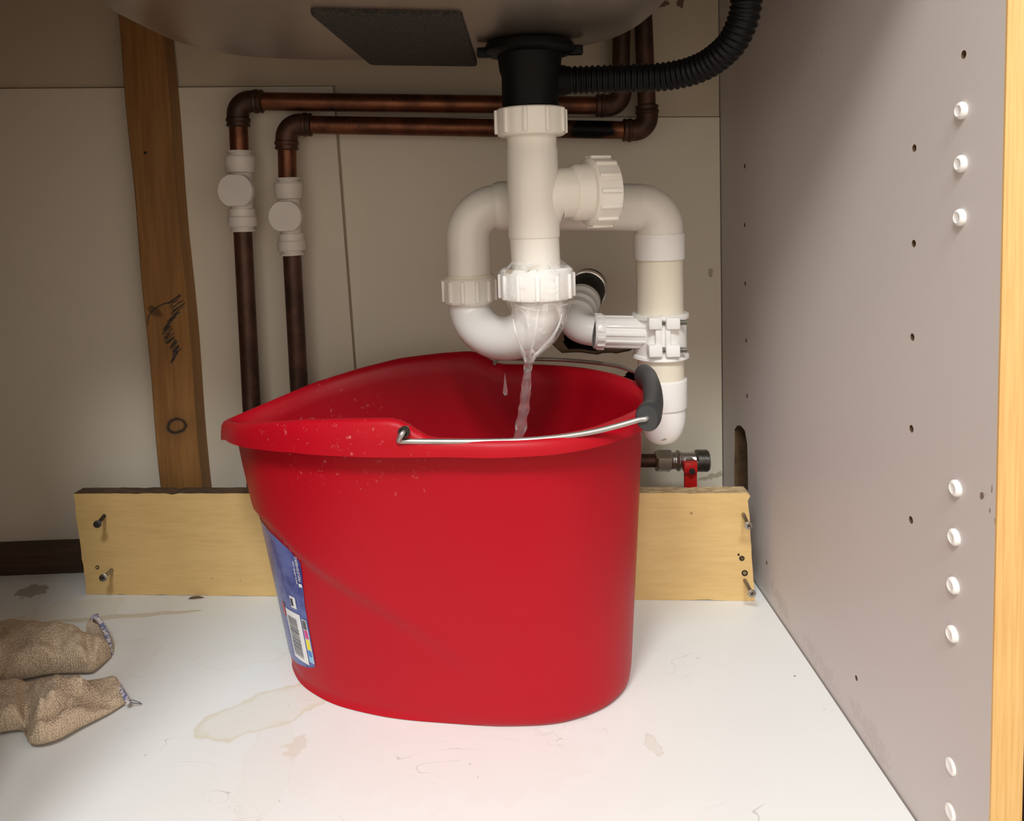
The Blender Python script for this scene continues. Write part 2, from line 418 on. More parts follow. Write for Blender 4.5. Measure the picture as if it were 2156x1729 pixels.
M['board_edge'] = t.set(t.mix(t.step(n, .35, .65), t.mix(t.step(gx.outputs[0], -.5, -.15), (.13, .075, .035), (.62, .48, .27)), t.mix(t.step(gx.outputs[0], -.5, -.15), (.06, .035, .02), (.36, .24, .12))), .85); t.bump(n, .5, .0008)
t, c = wood('dark_batten', (.075, .033, .016), (.035, .017, .010), 'x', 30, 14, .7); M['dark_wood'] = t.mat
t, c = wood('door_wood', (.34, .19, .075), (.26, .14, .05), 'z', 24, 16, .5); M['door'] = t.mat
M['room_floor'] = plain('room_floor', (.36, .30, .24), .6)

# ------------------------------------------------------------------ the cabinet
struct(MB().box((-1.25, 0, -.018), (-.0016, .536, 0)).build('floor', M['floor']))
wr = struct(MB().box((0, 0, -.018), (.0185, .60, .79)).build('wall_right', M['wall_right'], smooth=False))
cut = MB()
PINS_SMALL = [(1568, 350), (1568, 474), (1569, 597), (1571, 717), (1573, 834)]
PINS_MID = [(1925, 312), (1924, 513), (1921, 710), (1919, 903), (1918, 1095)]
for px, py in PINS_SMALL + PINS_MID + [(2029, 115)]:
    p = PX(px, py); cut.lathe([(.0026, -.002), (.0026, .012)], p, (1, 0, 0), 14)
for px, py, rr in ((1803, 1428, .0022), (1614, 1185, .0022)):
    p = PX(px, py); cut.lathe([(rr, -.002), (rr, .012)], p, (1, 0, 0), 10)
random.seed(3)
outl = [(1546, 905), (1552, 896), (1560, 895), (1568, 908), (1573, 935), (1575, 985), (1576, 1080), (1547, 1080), (1546, 985), (1547, 940)]
loop = []
for px, py in outl:
    p = PX(px, py); loop.append((p[1] + random.uniform(-.001, .001), p[2] + random.uniform(-.001, .001)))
cut.rings([[(-.003, a, b) for a, b in loop], [(.0165, a, b) for a, b in loop]])
boolean(wr, cut, M['chipboard'])
MB().box((0, -.0016, -.018), (.0188, 0, .79)).build('edge_strip', M['edging'], wr, smooth=False)['label'] = 'light beech edging on the front of the panel'
struct(MB().box((.0205, -.003, -.018), (.060, .55, .79)).build('trim_2', M['dark_wood']))

wb = struct(MB().box((-1.27, .5365, -.018), (-.0005, .66, .90)).build('wall_back', M['wall_back'], smooth=False))
def sheet(name, mat, corners, y0, y1):
    return MB().rings([[(a, y0, b) for a, b in corners], [(a, y1, b) for a, b in corners]])
A = PY(0, 187, .528); B = PY(700, 182, .528); C_ = PY(745, 770, .528)
bx = C_[0] + (C_[0]-B[0])/(C_[2]-B[2])*(0-C_[2])
sl = sheet('p', 0, [(-1.26, .001), (bx, .001), (B[0], B[2]), (-1.26, A[2] + (A[2]-B[2])/(A[0]-B[0])*(-1.26-A[0]))], .528, .5362).build('panel', M['sheet_left'], wb, smooth=False)
sl['label'] = 'pale painted sheet behind the wooden post'
S1 = PY(720, 249, .531); S2 = PY(1513, 247, .531)
zs = lambda x: S1[2] + (S2[2]-S1[2])/(S2[0]-S1[0])*(x-S1[0])
x0 = B[0] + (bx-B[0])*.12
sr = sheet('p', 0, [(bx+.002, .001), (-.0012, .001), (-.0012, zs(0)), (B[0]+.0045, zs(B[0]))], .531, .5362).build('panel', M['sheet_right'], wb, smooth=False)
sr['label'] = 'cream sheet behind the white pipes with a ragged hole'
ztop = A[2] + (A[2]-B[2])/(A[0]-B[0])*(-1.26-A[0])
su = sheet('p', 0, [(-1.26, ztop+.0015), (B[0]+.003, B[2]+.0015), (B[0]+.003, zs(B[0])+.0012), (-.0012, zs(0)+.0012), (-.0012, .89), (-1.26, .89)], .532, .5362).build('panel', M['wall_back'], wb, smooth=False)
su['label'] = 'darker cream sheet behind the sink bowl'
# ragged openings cut through the cream sheet
random.seed(11)
def ragged(pts, y):
    out = []
    for i in range(len(pts)):
        a = np.array(pts[i]); b = np.array(pts[(i+1) % len(pts)])
        for k in range(4):
            q = a + (b-a)*k/4 + np.array([random.uniform(-3, 3), random.uniform(-3, 3)]); p = PY(q[0], q[1], y); out.append((p[0], p[2]))
    return out
for target, m in ((sr, M['chipboard']), (wb, M['dark_hole'])):
    cut = MB(); random.seed(11)
    for h in ([(1158, 722), (1164, 700), (1180, 690), (1240, 692), (1330, 695), (1350, 705), (1345, 735), (1300, 744), (1240, 746), (1185, 742)] if target is sr else
              [(1186, 722), (1190, 704), (1200, 694), (1240, 694), (1330, 697), (1348, 706), (1343, 732), (1300, 736), (1240, 741), (1200, 736)],
              [(1312, 800), (1318, 786), (1340, 780), (1375, 784), (1385, 815), (1350, 832), (1318, 820)]):
        l = ragged(h, .531)
        o0 = Vector(target.parent.location if target.parent else target.location)
        cut.rings([[(a, .50, b) for a, b in l], [(a, .62, b) for a, b in l]])
    if target.parent:   # part mesh is stored relative to the wall's origin
        cut.v = [tuple(np.array(v)) for v in cut.v]
    boolean(target, cut, m)
p0 = PY(60, 1160, .497)
struct(MB().box((-1.24, .497, 0.0), (-.70, .527, p0[2]), .001).build('baseboard_back', M['dark_wood']))
struct(MB().box((-1.268, 0, -.018), (-1.25, .536, .79)).build('wall_left', M['door']))
struct(MB().box((-1.27, -.03, .79), (.06, .66, .83)).build('ceiling', M['door']))
struct(MB().box((-1.27, -.022, .692), (.06, -.0035, .79)).build('trim_1', M['edging']))
struct(MB().box((-1.262, -.022, -.01), (-.642, -.0035, .688), .001).build('door_1', M['door']))
struct(MB().box((-2.5, -3.0, -.14), (2.0, -.01, -.12)).build('floor_room', M['room_floor']))
struct(MB().box((-2.5, 0.01, -.13), (2.0, .03, -.019)).build('baseboard_front', M['edging']))

# ------------------------------------------------------------------ wooden post with pencil marks
L0, R0, L1, R1 = PY(258, 150, .497), PY(349, 150, .497), PY(337, 1028, .497), PY(425, 1028, .497)
def ext(a, b, z): return a[0] + (b[0]-a[0])*(z-a[2])/(b[2]-a[2])
post = thing('wooden_post', 'pine post standing behind the long board at the left, knot and pencil scribble on it', 'post', (ext(L0, L1, 0)+.025, .512, 0))
mb = MB(); rings = []
for z in np.linspace(0, .785, 26):
    a = ext(L0, L1, z) + .0007*math.sin(z*31); b = ext(R0, R1, z) + .0009*math.sin(z*23+1)
    e = .0016
    rings.append([(a, .497+e, z), (a+e, .497, z), (b-e, .497, z), (b, .497+e, z), (b, .5272, z), (a, .5272, z)])
mb.rings(rings).build('timber', M['pine'], post, angle=30)
mb = MB(); random.seed(5); pts = []
for i in range(34):
    f = i/33; cx = 358 + 10*math.sin(f*9) + (8 if f < .45 else 0)*(.45-f); cy = 628 + 130*f; w = 15*(1-.55*f) + random.uniform(-3, 3)
    a_ = PY(cx - w*.55 + random.uniform(-3, 3), cy + 9 + random.uniform(-4, 4), .4968); b_ = PY(cx + w + random.uniform(-3, 3), cy - 9 + random.uniform(-4, 4), .4968)
    mb.tube([a_, b_], random.uniform(.0003, .0009), 5)
q = crom([PY(*u, .4966) for u in ((312, 684), (312, 670), (322, 654), (345, 640), (372, 634))], 5)
mb.tube(q, .0006, 6)
mb.build('pencil_scribble', M['pencil'], post)['label'] = 'black pencil scribble'
nh = PY(306, 322, .4968); MB().lathe([(.0018, 0), (.0018, -.0004)], nh, (0, 1, 0), 12).build('nail_hole', M['dark_hole'], post)

# ------------------------------------------------------------------ board with screws
BL, BR = np.array([-.7679, .4433]), np.array([-.0140, .3702]); BH = .1205
bu = (BR-BL)/np.linalg.norm(BR-BL); bn = np.array([-bu[1], bu[0]]); BLEN = np.linalg.norm(BR-BL)   # bn points to the back wall
def bpt(s, d, z): q = BL + bu*s + bn*d; return (q[0], q[1], z)
random.seed(21); out = []
N = 90
for i in range(N+1): out.append((BLEN*i/N, random.uniform(0, .0006) if random.random() > .12 else random.uniform(.0006, .0016)))
right_e = [(BLEN - .0002*j - random.uniform(0, .0008) + .000*j - .0040*(j/14), BH*j/14) for j in range(1, 14)]
top = [(BLEN - .0045, BH-.0035), (BLEN-.008, BH)] + [(BLEN*(1-i/N)-.008*(1-i/N), BH - (random.uniform(0, .0006) if random.random() > .15 else random.uniform(.0004, .0018))) for i in range(2, N+1)]
left_e = [(random.uniform(0, .0012) - .006*(1-j/14)*0 + (-.007)*(j/14), BH*j/14) for j in range(13, 0, -1)]
top = [(s - .0065*(1-s/BLEN) if i > 1 else s, z) for i, (s, z) in enumerate(top)]
outline = out + right_e + top + left_e
board = thing('board', 'long beech-look board standing on edge behind the red bucket', 'board', bpt(BLEN/2, .009, 0))
mb = MB(); n = len(outline)
f0 = [bpt(s, 0, z) for s, z in outline]; f1 = [bpt(s, .0012, z) for s, z in outline]; f2 = [bpt(s, .018, z) for s, z in outline]
mb.add(f0, [tuple(range(n))]); mb.mi = 1
mb.add(f0 + f2, [(i, (i+1) % n, n+(i+1) % n, n+i) for i in range(n)]); mb.add(f2, [tuple(range(n-1, -1, -1))])
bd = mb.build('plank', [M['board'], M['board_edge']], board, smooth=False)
def on_board(px, py):
    d = CM.T @ np.array([(px-PPX)/FPX, (py-PPY)/FPX, 1.0]); nn = np.array([bn[0], bn[1], 0]); t_ = ((np.array([BL[0], BL[1], 0])-CAM) @ nn)/(d @ nn); return CAM + t_*d
for px, py, r in ((1562, 1176, .0024), (1568, 1207, .0028), (205, 1195, .002), (1555, 1168, .001)):
    p = on_board(px, py)
    MB().lathe([(r*1.25, 0), (r*1.1, -.0004), (r*.75, -.0003), (r*.6, .0006)], p, (bn[0], bn[1], 0), 14).build('screw_hole', M['dark_hole'], board)
SCREWS = [((220, 1086), (205, 1104), 'dull screw sticking out near the upper left corner of the board'),
          ((236, 1200), (217, 1217), 'dull screw sticking out near the lower left corner of the board'),
          ((1565, 1083), (1576, 1107), 'bright cross-head screw sticking out near the upper right corner of the board'),
          ((1568, 1222), (1583, 1250), 'bright screw sticking out near the lower right corner of the board')]
for k, (h, e, lab) in enumerate(SCREWS):
    p = Vector(on_board(*h)); dn = Vector((-bn[0], -bn[1], 0))
    d = CM.T @ np.array([(e[0]-PPX)/FPX, (e[1]-PPY)/FPX, 1.0])
    # head point on the sight line, closest to a length of 26 mm off the board
    nn = np.array([bn[0], bn[1], 0]); p2 = np.array(p) - nn*.026; t_ = ((p2-CAM) @ nn)/(d @ nn); hd = Vector(CAM + t_*d)
    ax = (hd - p).normalized()
    sc = thing('wood_screw', lab, 'screw', p + Vector((0, 0, -.002)), 'screws left standing in the board')
    m = M['dark_steel'] if k < 1 else (M['zinc'] if k == 1 else M['screw_steel'])
    Ls = (hd-p).length; prof = [(.0021, -.004)]
    i = 0
    while -.004 + i*.0009 < Ls-.004:
        prof.append((.0021 if i % 2 else .0017, -.003 + i*.0009)); i += 1
    prof += [(.0020, Ls-.004)]
    MB().lathe(prof, p, ax, 14).build('shank', m, sc)
    MB().lathe([(.002, Ls-.0042), (.0042, Ls-.0008), (.0043, Ls), (.0036, Ls+.0004), (.0001, Ls+.0005)], p, ax, 22).build('head', m, sc)
    up = Vector((0, 0, 1)); sd = ax.cross(up).normalized(); up = sd.cross(ax)
    mb = MB(); c0 = p + ax*(Ls+.00055)
    for a in (.6, .6+math.pi/2):
        u1 = sd*math.cos(a)+up*math.sin(a); u2 = ax.cross(u1)
        mb.add([c0+u1*.0022+u2*.0005, c0+u1*.0022-u2*.0005, c0-u1*.0022-u2*.0005, c0-u1*.0022+u2*.0005,
                c0+u1*.0022+u2*.0005-ax*.0004, c0+u1*.0022-u2*.0005-ax*.0004, c0-u1*.0022-u2*.0005-ax*.0004, c0-u1*.0022+u2*.0005-ax*.0004],
               [(0, 1, 2, 3), (7, 6, 5, 4), (0, 4, 5, 1), (1, 5, 6, 2), (2, 6, 7, 3), (3, 7, 4, 0)])
    mb.build('cross_recess', M['dark_hole'], sc, smooth=False)

# ------------------------------------------------------------------ cover caps on the right wall
CAPS = [(2027, 233, 'topmost of the upper three white caps on the grey panel'), (2026, 345, 'middle one of the upper three white caps on the grey panel'),
        (2024, 458, 'lowest of the upper three white caps on the grey panel'), (2015, 1028, 'highest of the row of four white caps on the grey panel'),
        (2012, 1131, 'second from the top in the row of four white caps'), (2010, 1233, 'third from the top in the row of four white caps'),
        (2008, 1335, 'lowest of the row of four white caps on the grey panel'), (2003, 1614, 'upper of the two flat white caps near the bottom of the panel'),
        (2002, 1710, 'lower of the two flat white caps, at the bottom edge of the photo')]
for i, (px, py, lab) in enumerate(CAPS):
    p = PX(px, py); h = .0032 if i < 7 else .0016
    o = MB().lathe([(.0052, .0002), (.0053, -h*.45), (.0046, -h*.85), (.0034, -h), (.0028, -h*.86), (.0001, -h*.80)], p, (1, 0, 0), 26).build('cover_cap', M['white_plastic_new'])
    tag(o, lab, 'cap', 'white cover caps on the right panel')
# ------------------------------------------------------------------ sink bowl with damping pad
SC = np.array([-.352, .185]); ZB = .5735
def sq_ring(ax_, ay_, z, n=72, e=3.4):
    r = []
    for j in range(n):
        a = 2*math.pi*j/n; c, s = math.cos(a), math.sin(a)
        r.append((SC[0] + ax_*math.copysign(abs(c)**(2/e), c), SC[1] + ay_*math.copysign(abs(s)**(2/e), s), z))
    return r
sink = thing('sink_bowl', 'stainless steel sink bowl seen from below, dull and smeared', 'sink', (SC[0], SC[1], ZB))
AX, AY, RF = .222, .176, .052
prof = []
for f in (.0, .25, .5, .75, .92): prof.append((RF + (1-f)*1.0, 0, f))
rs = []
for f in (.02, .3, .6, .85, 1.0): rs.append(sq_ring((AX-RF)*f, (AY-RF)*f, ZB + .002*(f**2), e=3.0))
for k in range(1, 9):
    a = math.pi/2*k/8; rs.append(sq_ring(AX-RF+RF*math.sin(a), AY-RF+RF*math.sin(a), ZB+.002+RF*(1-math.cos(a)), e=3.0))
rs.append(sq_ring(AX+.012, AY+.010, .745, e=3.2)); rs.append(sq_ring(AX+.05, AY+.02, .747, e=3.6)); rs.append(sq_ring(AX+.05, AY+.02, .750, e=3.6))
mb = MB(); mb.rings(rs, True, True, False)
mb.build('bowl', M['steel'], sink, angle=60)
q = [PZ(650, 24, ZB-.001), PZ(972, 29, ZB-.001), PZ(1005, 137, ZB-.001), PZ(780, 134, ZB-.001)]
for i, zz in ((0, 0), (1, 0), (2, 0), (3, 0)): pass
mb = MB(); mid = sum(np.array(a) for a in q)/4; low = []; cor = []
for i in range(4):
    a, b, c = np.array(q[i-1]), np.array(q[i]), np.array(q[(i+1) % 4]); u1 = (a-b)/np.linalg.norm(a-b); u2 = (c-b)/np.linalg.norm(c-b)
    for k in range(5):
        tt = k/4; cor.append(b + .006*(u1*(1-tt)**2 + u2*tt**2))
mb.rings([[(c[0], c[1], ZB+.003) for c in cor], [(c[0], c[1], ZB-.0015) for c in cor], [tuple(np.array((c[0], c[1], ZB-.0026)) + np.array([*( (mid-c)[:2]*.01), 0])) for c in cor]])
mb.build('damping_pad', M['pad'], sink, angle=30)['label'] = 'black damping pad stuck under the bowl'

# ------------------------------------------------------------------ black sink waste
YT = .245
def ZT(py, px=1120): return PY(px, py, YT)[2]
XT = lambda py: PY(np.interp(py, [100, 229, 287, 500, 563, 640], [1115, 1117, 1119, 1125, 1129, 1131]), py, YT)[0]
def stack(prof_px, y=YT, xf=XT):
    """vertical turned shape: list of (radius px at that depth, py)"""
    return prof_px
MPX = 0.668/FPX     # metres per pixel at the depth of the trap
waste = thing('sink_waste', 'black plastic sink waste under the bowl', 'sink waste', (XT(225), YT, ZT(229)))
def vlathe(mb, prof, xf, y, zf, mpx, seg=48):
    rs = []
    for rp, py in prof:
        z = zf(py); x = xf(py); rs.append([(x + rp*mpx*math.cos(2*math.pi*j/seg), y + rp*mpx*math.sin(2*math.pi*j/seg), z) for j in range(seg)])
    return mb.rings(rs)
mb = MB(); vlathe(mb, [(60, 92), (90, 94), (93, 99), (93, 109), (88, 114), (70, 117)], XT, YT, ZT, MPX); mb.build('flange', M['black_plastic'], waste)
mb = MB(); vlathe(mb, [(68, 112), (66, 125), (63, 150), (60, 158), (59, 160), (59, 226), (50, 231)], XT, YT, ZT, MPX); mb.build('outlet', M['black_plastic'], waste)
a = Vector(PY(1160, 170, YT+.018)); b = Vector(PY(1190, 170, YT+.022))
MB().lathe([(.0135, 0), (.0135, .012), (.012, .016)], a, (b-a), 24).build('overflow_spigot', M['black_plastic'], waste)
for ang in (.15, 2.9):
    c0 = Vector((XT(110) + .040*math.cos(ang), YT + .012*math.sin(ang), ZT(107))); MB().box(c0 - Vector((.006, .004, .004)), c0 + Vector((.006, .004, .004)), .001).build('lug', M['black_plastic'], waste)

# ------------------------------------------------------------------ black corrugated overflow hose
pts = [PY(1183, 170, .267), PY(1240, 168, .268), PY(1320, 165, .262), PY(1410, 160, .250), PY(1480, 140, .232), PY(1535, 98, .210), PY(1563, 45, .195), PY(1572, -10, .187), PY(1570, -90, .182), PY(1560, -200, .19)]
path = crom(pts, 60); L = [0]
for i in range(1, len(path)): L.append(L[-1] + float(np.linalg.norm(path[i]-path[i-1])))
n = 520; u = np.linspace(0, L[-1], n); P = np.array(path); path = np.stack([np.interp(u, L, P[:, k]) for k in range(3)], 1)
rad = [.0118 + .0008*math.sin(2*math.pi*x/.0052)*(1 if abs(math.sin(2*math.pi*x/.0052)) < .8 else .95) for x in u]
hose = MB().tube(path, rad, 28).build('overflow_hose', M['hose_black'], angle=80)
tag(hose, 'black corrugated overflow hose curving up past the copper pipes', 'hose')

# ------------------------------------------------------------------ white sink trap
trap = thing('sink_trap', 'white plastic sink trap with side cap, dripping at its lower nut', 'sink trap', (XT(628), YT, ZT(760)))
def nut(name, prof, xf, y, zf, mpx, nr, rh, ra, rb, mat, parent, ph=0.0, seg=60):
    """prof in (radius px, py); ribs from py ra to rb"""
    mb = MB(); vlathe(mb, prof, xf, y, zf, mpx, seg)
    R = max(p[0] for p in prof)*mpx; zc = (zf(ra)+zf(rb))/2; hh = abs(zf(ra)-zf(rb))/2; x = xf((ra+rb)/2)
    for k in range(nr):
        a = 2*math.pi*k/nr + ph; c, s = math.cos(a), math.sin(a)
        Mx = Matrix(((c, -s, 0, x), (s, c, 0, y), (0, 0, 1, zc), (0, 0, 0, 1)))
        mb.box((R-.0012, -.0019, -hh), (R+.0021, .0019, hh), .0011, Mx)
    return mb.build(name, mat, parent, angle=35)
nut('top_nut', [(60, 228), (69, 229), (72, 232), (72, 278), (70, 285), (64, 288), (54, 288)], XT, YT, ZT, MPX, 10, .002, 231, 282, M['white_plastic'], trap, -1.15)
mb = MB(); vlathe(mb, [(50, 280), (52, 286), (52.5, 314), (54, 316), (54, 498), (53.5, 500), (52, 501), (51.5, 556), (51, 585)], XT, YT, ZT, MPX)
# swept branch to the right, turned a little away from the viewer
b0 = Vector((XT(470), YT+.002, ZT(488))); bE = Vector(PY(1232, 405, YT+.015)); dirb = Vector((math.cos(.26), math.sin(.26), 0.0))
bez = []
c1 = b0 + Vector((.010, .002, .036)); c2 = bE - dirb*.036
for k in range(15):
    q = k/14; bez.append(b0*(1-q)**3 + c1*3*q*(1-q)**2 + c2*3*q*q*(1-q) + bE*q**3)
mb.tube(bez, [.0195+.003*min(1, k/9) for k in range(15)], 40)
mb.build('tee', M['white_plastic'], trap, angle=45)
mb = MB().lathe([(.0235, -.014), (.0252, -.011), (.0252, .010), (.020, .012)], bE, dirb, 48); mb.build('branch_socket', M['white_plastic'], trap)
mb = MB(); R = .0308
mb.lathe([(.026, .001), (.0295, .0015), (R, .003), (R, .021), (.0300, .0235), (.027, .0245), (.0001, .0246)], bE, dirb, 60)
side = dirb.cross(Vector((0, 0, 1))).normalized()
for k in range(14):
    a = 2*math.pi*k/14+.2; rd = Vector((0, 0, 1))*math.cos(a) + side*math.sin(a); tg = dirb.cross(rd)
    Mx = Matrix(((dirb.x, tg.x, rd.x, bE.x), (dirb.y, tg.y, rd.y, bE.y), (dirb.z, tg.z, rd.z, bE.z), (0, 0, 0, 1)))
    mb.box((.003, -.0019, R-.001), (.0225, .0019, R+.0021), .0011, Mx)
mb.build('side_cap', M['white_plastic'], trap, angle=35)
nut('trap_nut', [(56, 565), (70, 563), (76, 568), (77, 578), (77, 620), (74, 627), (66, 631), (56, 631)], XT, YT, ZT, MPX, 12, .002, 575, 626, M['white_plastic_new'], trap, -1.6)
# U bend to the second nut further back on the left
YL = .318; MPL = .742/FPX
def ZL(py): return PY(988, py, YL)[2]
XL = lambda py: PY(988, py, YL)[0]
T0 = Vector((XT(628), YT, ZT(622))); T1 = Vector((XL(637), YL, ZL(630)))
mid = (T0+T1)/2; half = (T1-T0)/2; hx = Vector((half.x, half.y, 0)); R = hx.length; up_ = []
for k in range(25):
    a = math.pi*k/24; zz = T0.z + (T1.z-T0.z)*k/24
    up_.append(Vector((mid.x, mid.y, zz)) - hx*math.cos(a) - Vector((0, 0, 1))*.0345*math.sin(a)**.9 + Vector((0, 0, -.004)))
up_ = [T0 + Vector((0, 0, .006))] + up_ + [T1 + Vector((0, 0, .006))]
MB().tube(up_, [.0218]*4 + [.0203]*(len(up_)-4), 44).build('u_bend', M['white_plastic_new'], trap, angle=50)
mb = MB(); vlathe(mb, [(44, 625), (55, 628), (57, 634), (52, 638)], XT, YT, lambda py: ZT(py+8), MPX); mb.build('bend_collar', M['white_plastic_new'], trap)
nut('outlet_nut', [(46, 582), (53, 583), (56, 587), (56, 630), (54, 636), (50, 639), (42, 639)], XL, YL, ZL, MPL, 12, .002, 588, 632, M['white_plastic'], trap, -1.25)
mb = MB(); vlathe(mb, [(46, 578), (50, 578), (51, 582), (51, 585)], XL, YL, ZL, MPL); mb.build('outlet_seal', M['cream_plastic'], trap)
yH = .325
pth = fillet([(XL(590), YL, ZL(590)), (PY(984, 437, YL)[0], YL, PY(984, 437, YL)[2]), PY(1075, 434, yH-.002)], .030, 14)
MB().tube(pth, .0212, 44).build('riser', M['white_plastic'], trap, angle=50)

# ------------------------------------------------------------------ white waste pipe on the right
YR = .345; MPR = .775/FPX
ZR = lambda py: PY(1390, py, YR)[2]
XR = lambda py: PY(np.interp(py, [430, 545, 750, 930], [1387, 1388, 1391, 1394]), py, YR)[0]
wp = thing('waste_pipe', 'white waste pipe with elbow, coupling and rounded end cap at the right', 'pipe', (XR(930), YR, ZR(936)))
MB().tube([PY(1036, 434, yH-.004), PY(1050, 434, yH-.003), PY(1064, 434, yH-.001), PY(1200, 435, yH+.006), PY(1300, 436, YR-.004), PY(1345, 438, YR)], [.0215, .0238, .0240, .0236, .0236, .0238], 40).build('cross_pipe', M['white_plastic'], wp)
pth = fillet([PY(1338, 438, YR), PY(1387, 438, YR), (XR(500), YR, ZR(500))], .0215, 14)
MB().tube(pth, [.0243]*2 + [.0243]*(len(pth)-2), 44).build('elbow', M['white_plastic'], wp, angle=50)
mb = MB(); vlathe(mb, [(49, 491), (53, 492), (53.5, 494), (53.5, 543), (53, 545), (49, 546)], XR, YR, ZR, MPR); mb.build('coupling', M['white_plastic_new'], wp)
mb = MB(); vlathe(mb, [(49, 540), (49, 800), (49, 812)], XR, YR, ZR, MPR); mb.build('downpipe', M['cream_plastic'], wp)
cap = [(49, 795), (54, 797), (54.5, 800), (54.5, 853), (53.5, 856), (51, 857)]
for k in range(0, 10):
    a = math.pi/2*k/9; cap.append((51*math.cos(a)**.8 if k < 9 else .5, 872 + 62*math.sin(a)))
mb = MB(); vlathe(mb, cap, XR, YR, ZR, MPR); mb.build('end_cap', M['white_plastic_new'], wp, angle=50)

# ------------------------------------------------------------------ strap-on boss clamped round the pipe
boss = thing('clamp_boss', 'white clamp fitting bolted round the waste pipe with a side branch', 'pipe fitting', (XR(705), YR, ZR(755)))
mb = MB(); vlathe(mb, [(50, 658), (57, 658), (60, 660), (60, 667), (55, 670), (54.5, 742), (59, 745), (60, 750), (56, 753), (50, 753)], XR, YR, ZR, MPR); mb.build('saddle', M['white_plastic_new'], boss, angle=30)
yf = YR - 54*MPR
def pbox(mb, x0, y0, x1, y1, d0, d1, bev=.0012):
    a = PY(x0, y1, yf); b = PY(x1, y0, yf); mb.box((a[0], yf-d1, a[2]), (b[0], yf+d0, b[2]), bev); return mb
for x0, y0, x1, y1 in ((1364, 667, 1392, 693), (1400, 667, 1430, 693), (1364, 724, 1393, 751), (1400, 724, 1430, 751)):
    pbox(MB(), x0, y0, x1, y1, .014, .006, .0018).build('bolt_lug', M['white_plastic_new'], boss, angle=30)
for x0, x1 in ((1379, 1392), (1400, 1411)):
    pbox(MB(), x0, 690, x1, 728, .010, .0035, .0012).build('clamp_rib', M['white_plastic_new'], boss, angle=30)
pbox(MB(), 1393, 664, 1399, 752, .006, -.0006, .0003).build('seam', M['grey_plastic'], boss)
for py in (679, 737):
    a = Vector(PY(1370, py, yf-.001)); b = Vector(PY(1445, py, yf-.001)); d = (b-a).length
    pr = [(.0023 if i % 2 else .0029, d*i/60) for i in range(61)]
    MB().lathe(pr, a, b-a, 16).build('bolt', M['zinc'], boss)
# ribbed side branch going left
a = Vector(PY(1362, 700, YR-.004)); b = Vector(PY(1250, 698, YR-.004)); ax = (b-a).normalized(); d = (b-a).length
mb = MB().lathe([(.0155, 0), (.0155, d*.84), (.0150, d)], a, ax, 40)
side = Vector((0, 1, 0))
for k in range(12):
    q = 2*math.pi*k/12; rd = Vector((0, 0, 1))*math.cos(q)+side*math.sin(q); tg = ax.cross(rd)
    Mx = Matrix(((ax.x, tg.x, rd.x, a.x), (ax.y, tg.y, rd.y, a.y), (ax.z, tg.z, rd.z, a.z), (0, 0, 0, 1)))
    mb.box((.004, -.0016, .0145), (d*.82, .0016, .0167), .0006, Mx)
mb.build('branch', M['white_plastic_new'], boss, angle=35)
mb = MB().lathe([(.0150, d*.80), (.0172, d*.80+.0005), (.0176, d*.80+.002), (.0176, d-.001), (.0170, d), (.0145, d)], a, ax, 40)
for k in range(12):
    q = 2*math.pi*(k+.5)/12; rd = Vector((0, 0, 1))*math.cos(q)+side*math.sin(q); tg = ax.cross(rd)
    Mx = Matrix(((ax.x, tg.x, rd.x, a.x), (ax.y, tg.y, rd.y, a.y), (ax.z, tg.z, rd.z, a.z), (0, 0, 0, 1)))
    mb.box((d*.80+.0015, -.0022, .0170), (d-.0015, .0022, .0184), .0005, Mx)
mb.build('branch_collar', M['white_plastic_new'], boss, angle=35)

# ------------------------------------------------------------------ elbow, grey connector and hose end going to the wall
el = thing('branch_elbow', 'white elbow on the side branch turning back into a ribbed grey connector', 'pipe fitting', PY(1212, 725, YR+.01))
p1 = Vector(PY(1252, 698, YR-.004)); p2 = Vector(PY(1206, 690, YR+.002)); p3 = Vector(PY(1226, 632, YR+.065))
pth = fillet([p1, p2, p2 + (p3-p2)*.55], .016, 14)
MB().tube(pth, .0150, 36).build('bend', M['white_plastic_new'], el, angle=60)
dv = (p3-p2).normalized(); base = p2 + (p3-p2)*.38
mb = MB()
mb.lathe([(.0150, 0), (.0185, .001), (.0188, .003), (.0188, .008), (.0165, .010), (.0165, .015), (.0195, .017), (.0195, .024), (.0168, .026), (.0168, .031), (.0200, .034), (.0203, .040), (.018, .043)], base, dv, 40)
mb.build('connector', M['grey_plastic'], el, angle=35)
drain = thing('drain_hose_end', 'black rubber hose end with a chrome band behind the grey connector', 'hose', PY(1236, 640, .44))
h0 = base + dv*.036; h1 = Vector(PY(1240, 602, .47)); hv = (h1-h0).normalized()
MB().tube([h0, h0+hv*.02, h1, h1+hv*.01], [.0175, .0205, .0210, .018], 32).build('rubber_end', M['black_plastic'], drain)
bc = h0 + hv*((h1-h0).length*.72)
MB().lathe([(.0205, 0), (.0222, .0005), (.0222, .0095), (.0205, .010)], bc, hv, 40).build('band', M['chrome'], drain)
k0 = Vector(PY(1252, 616, bc.y-.012)); MB().box(k0-Vector((.003, .004, .003)), k0+Vector((.003, .004, .003)), .0006).build('band_screw', M['chrome'], drain)

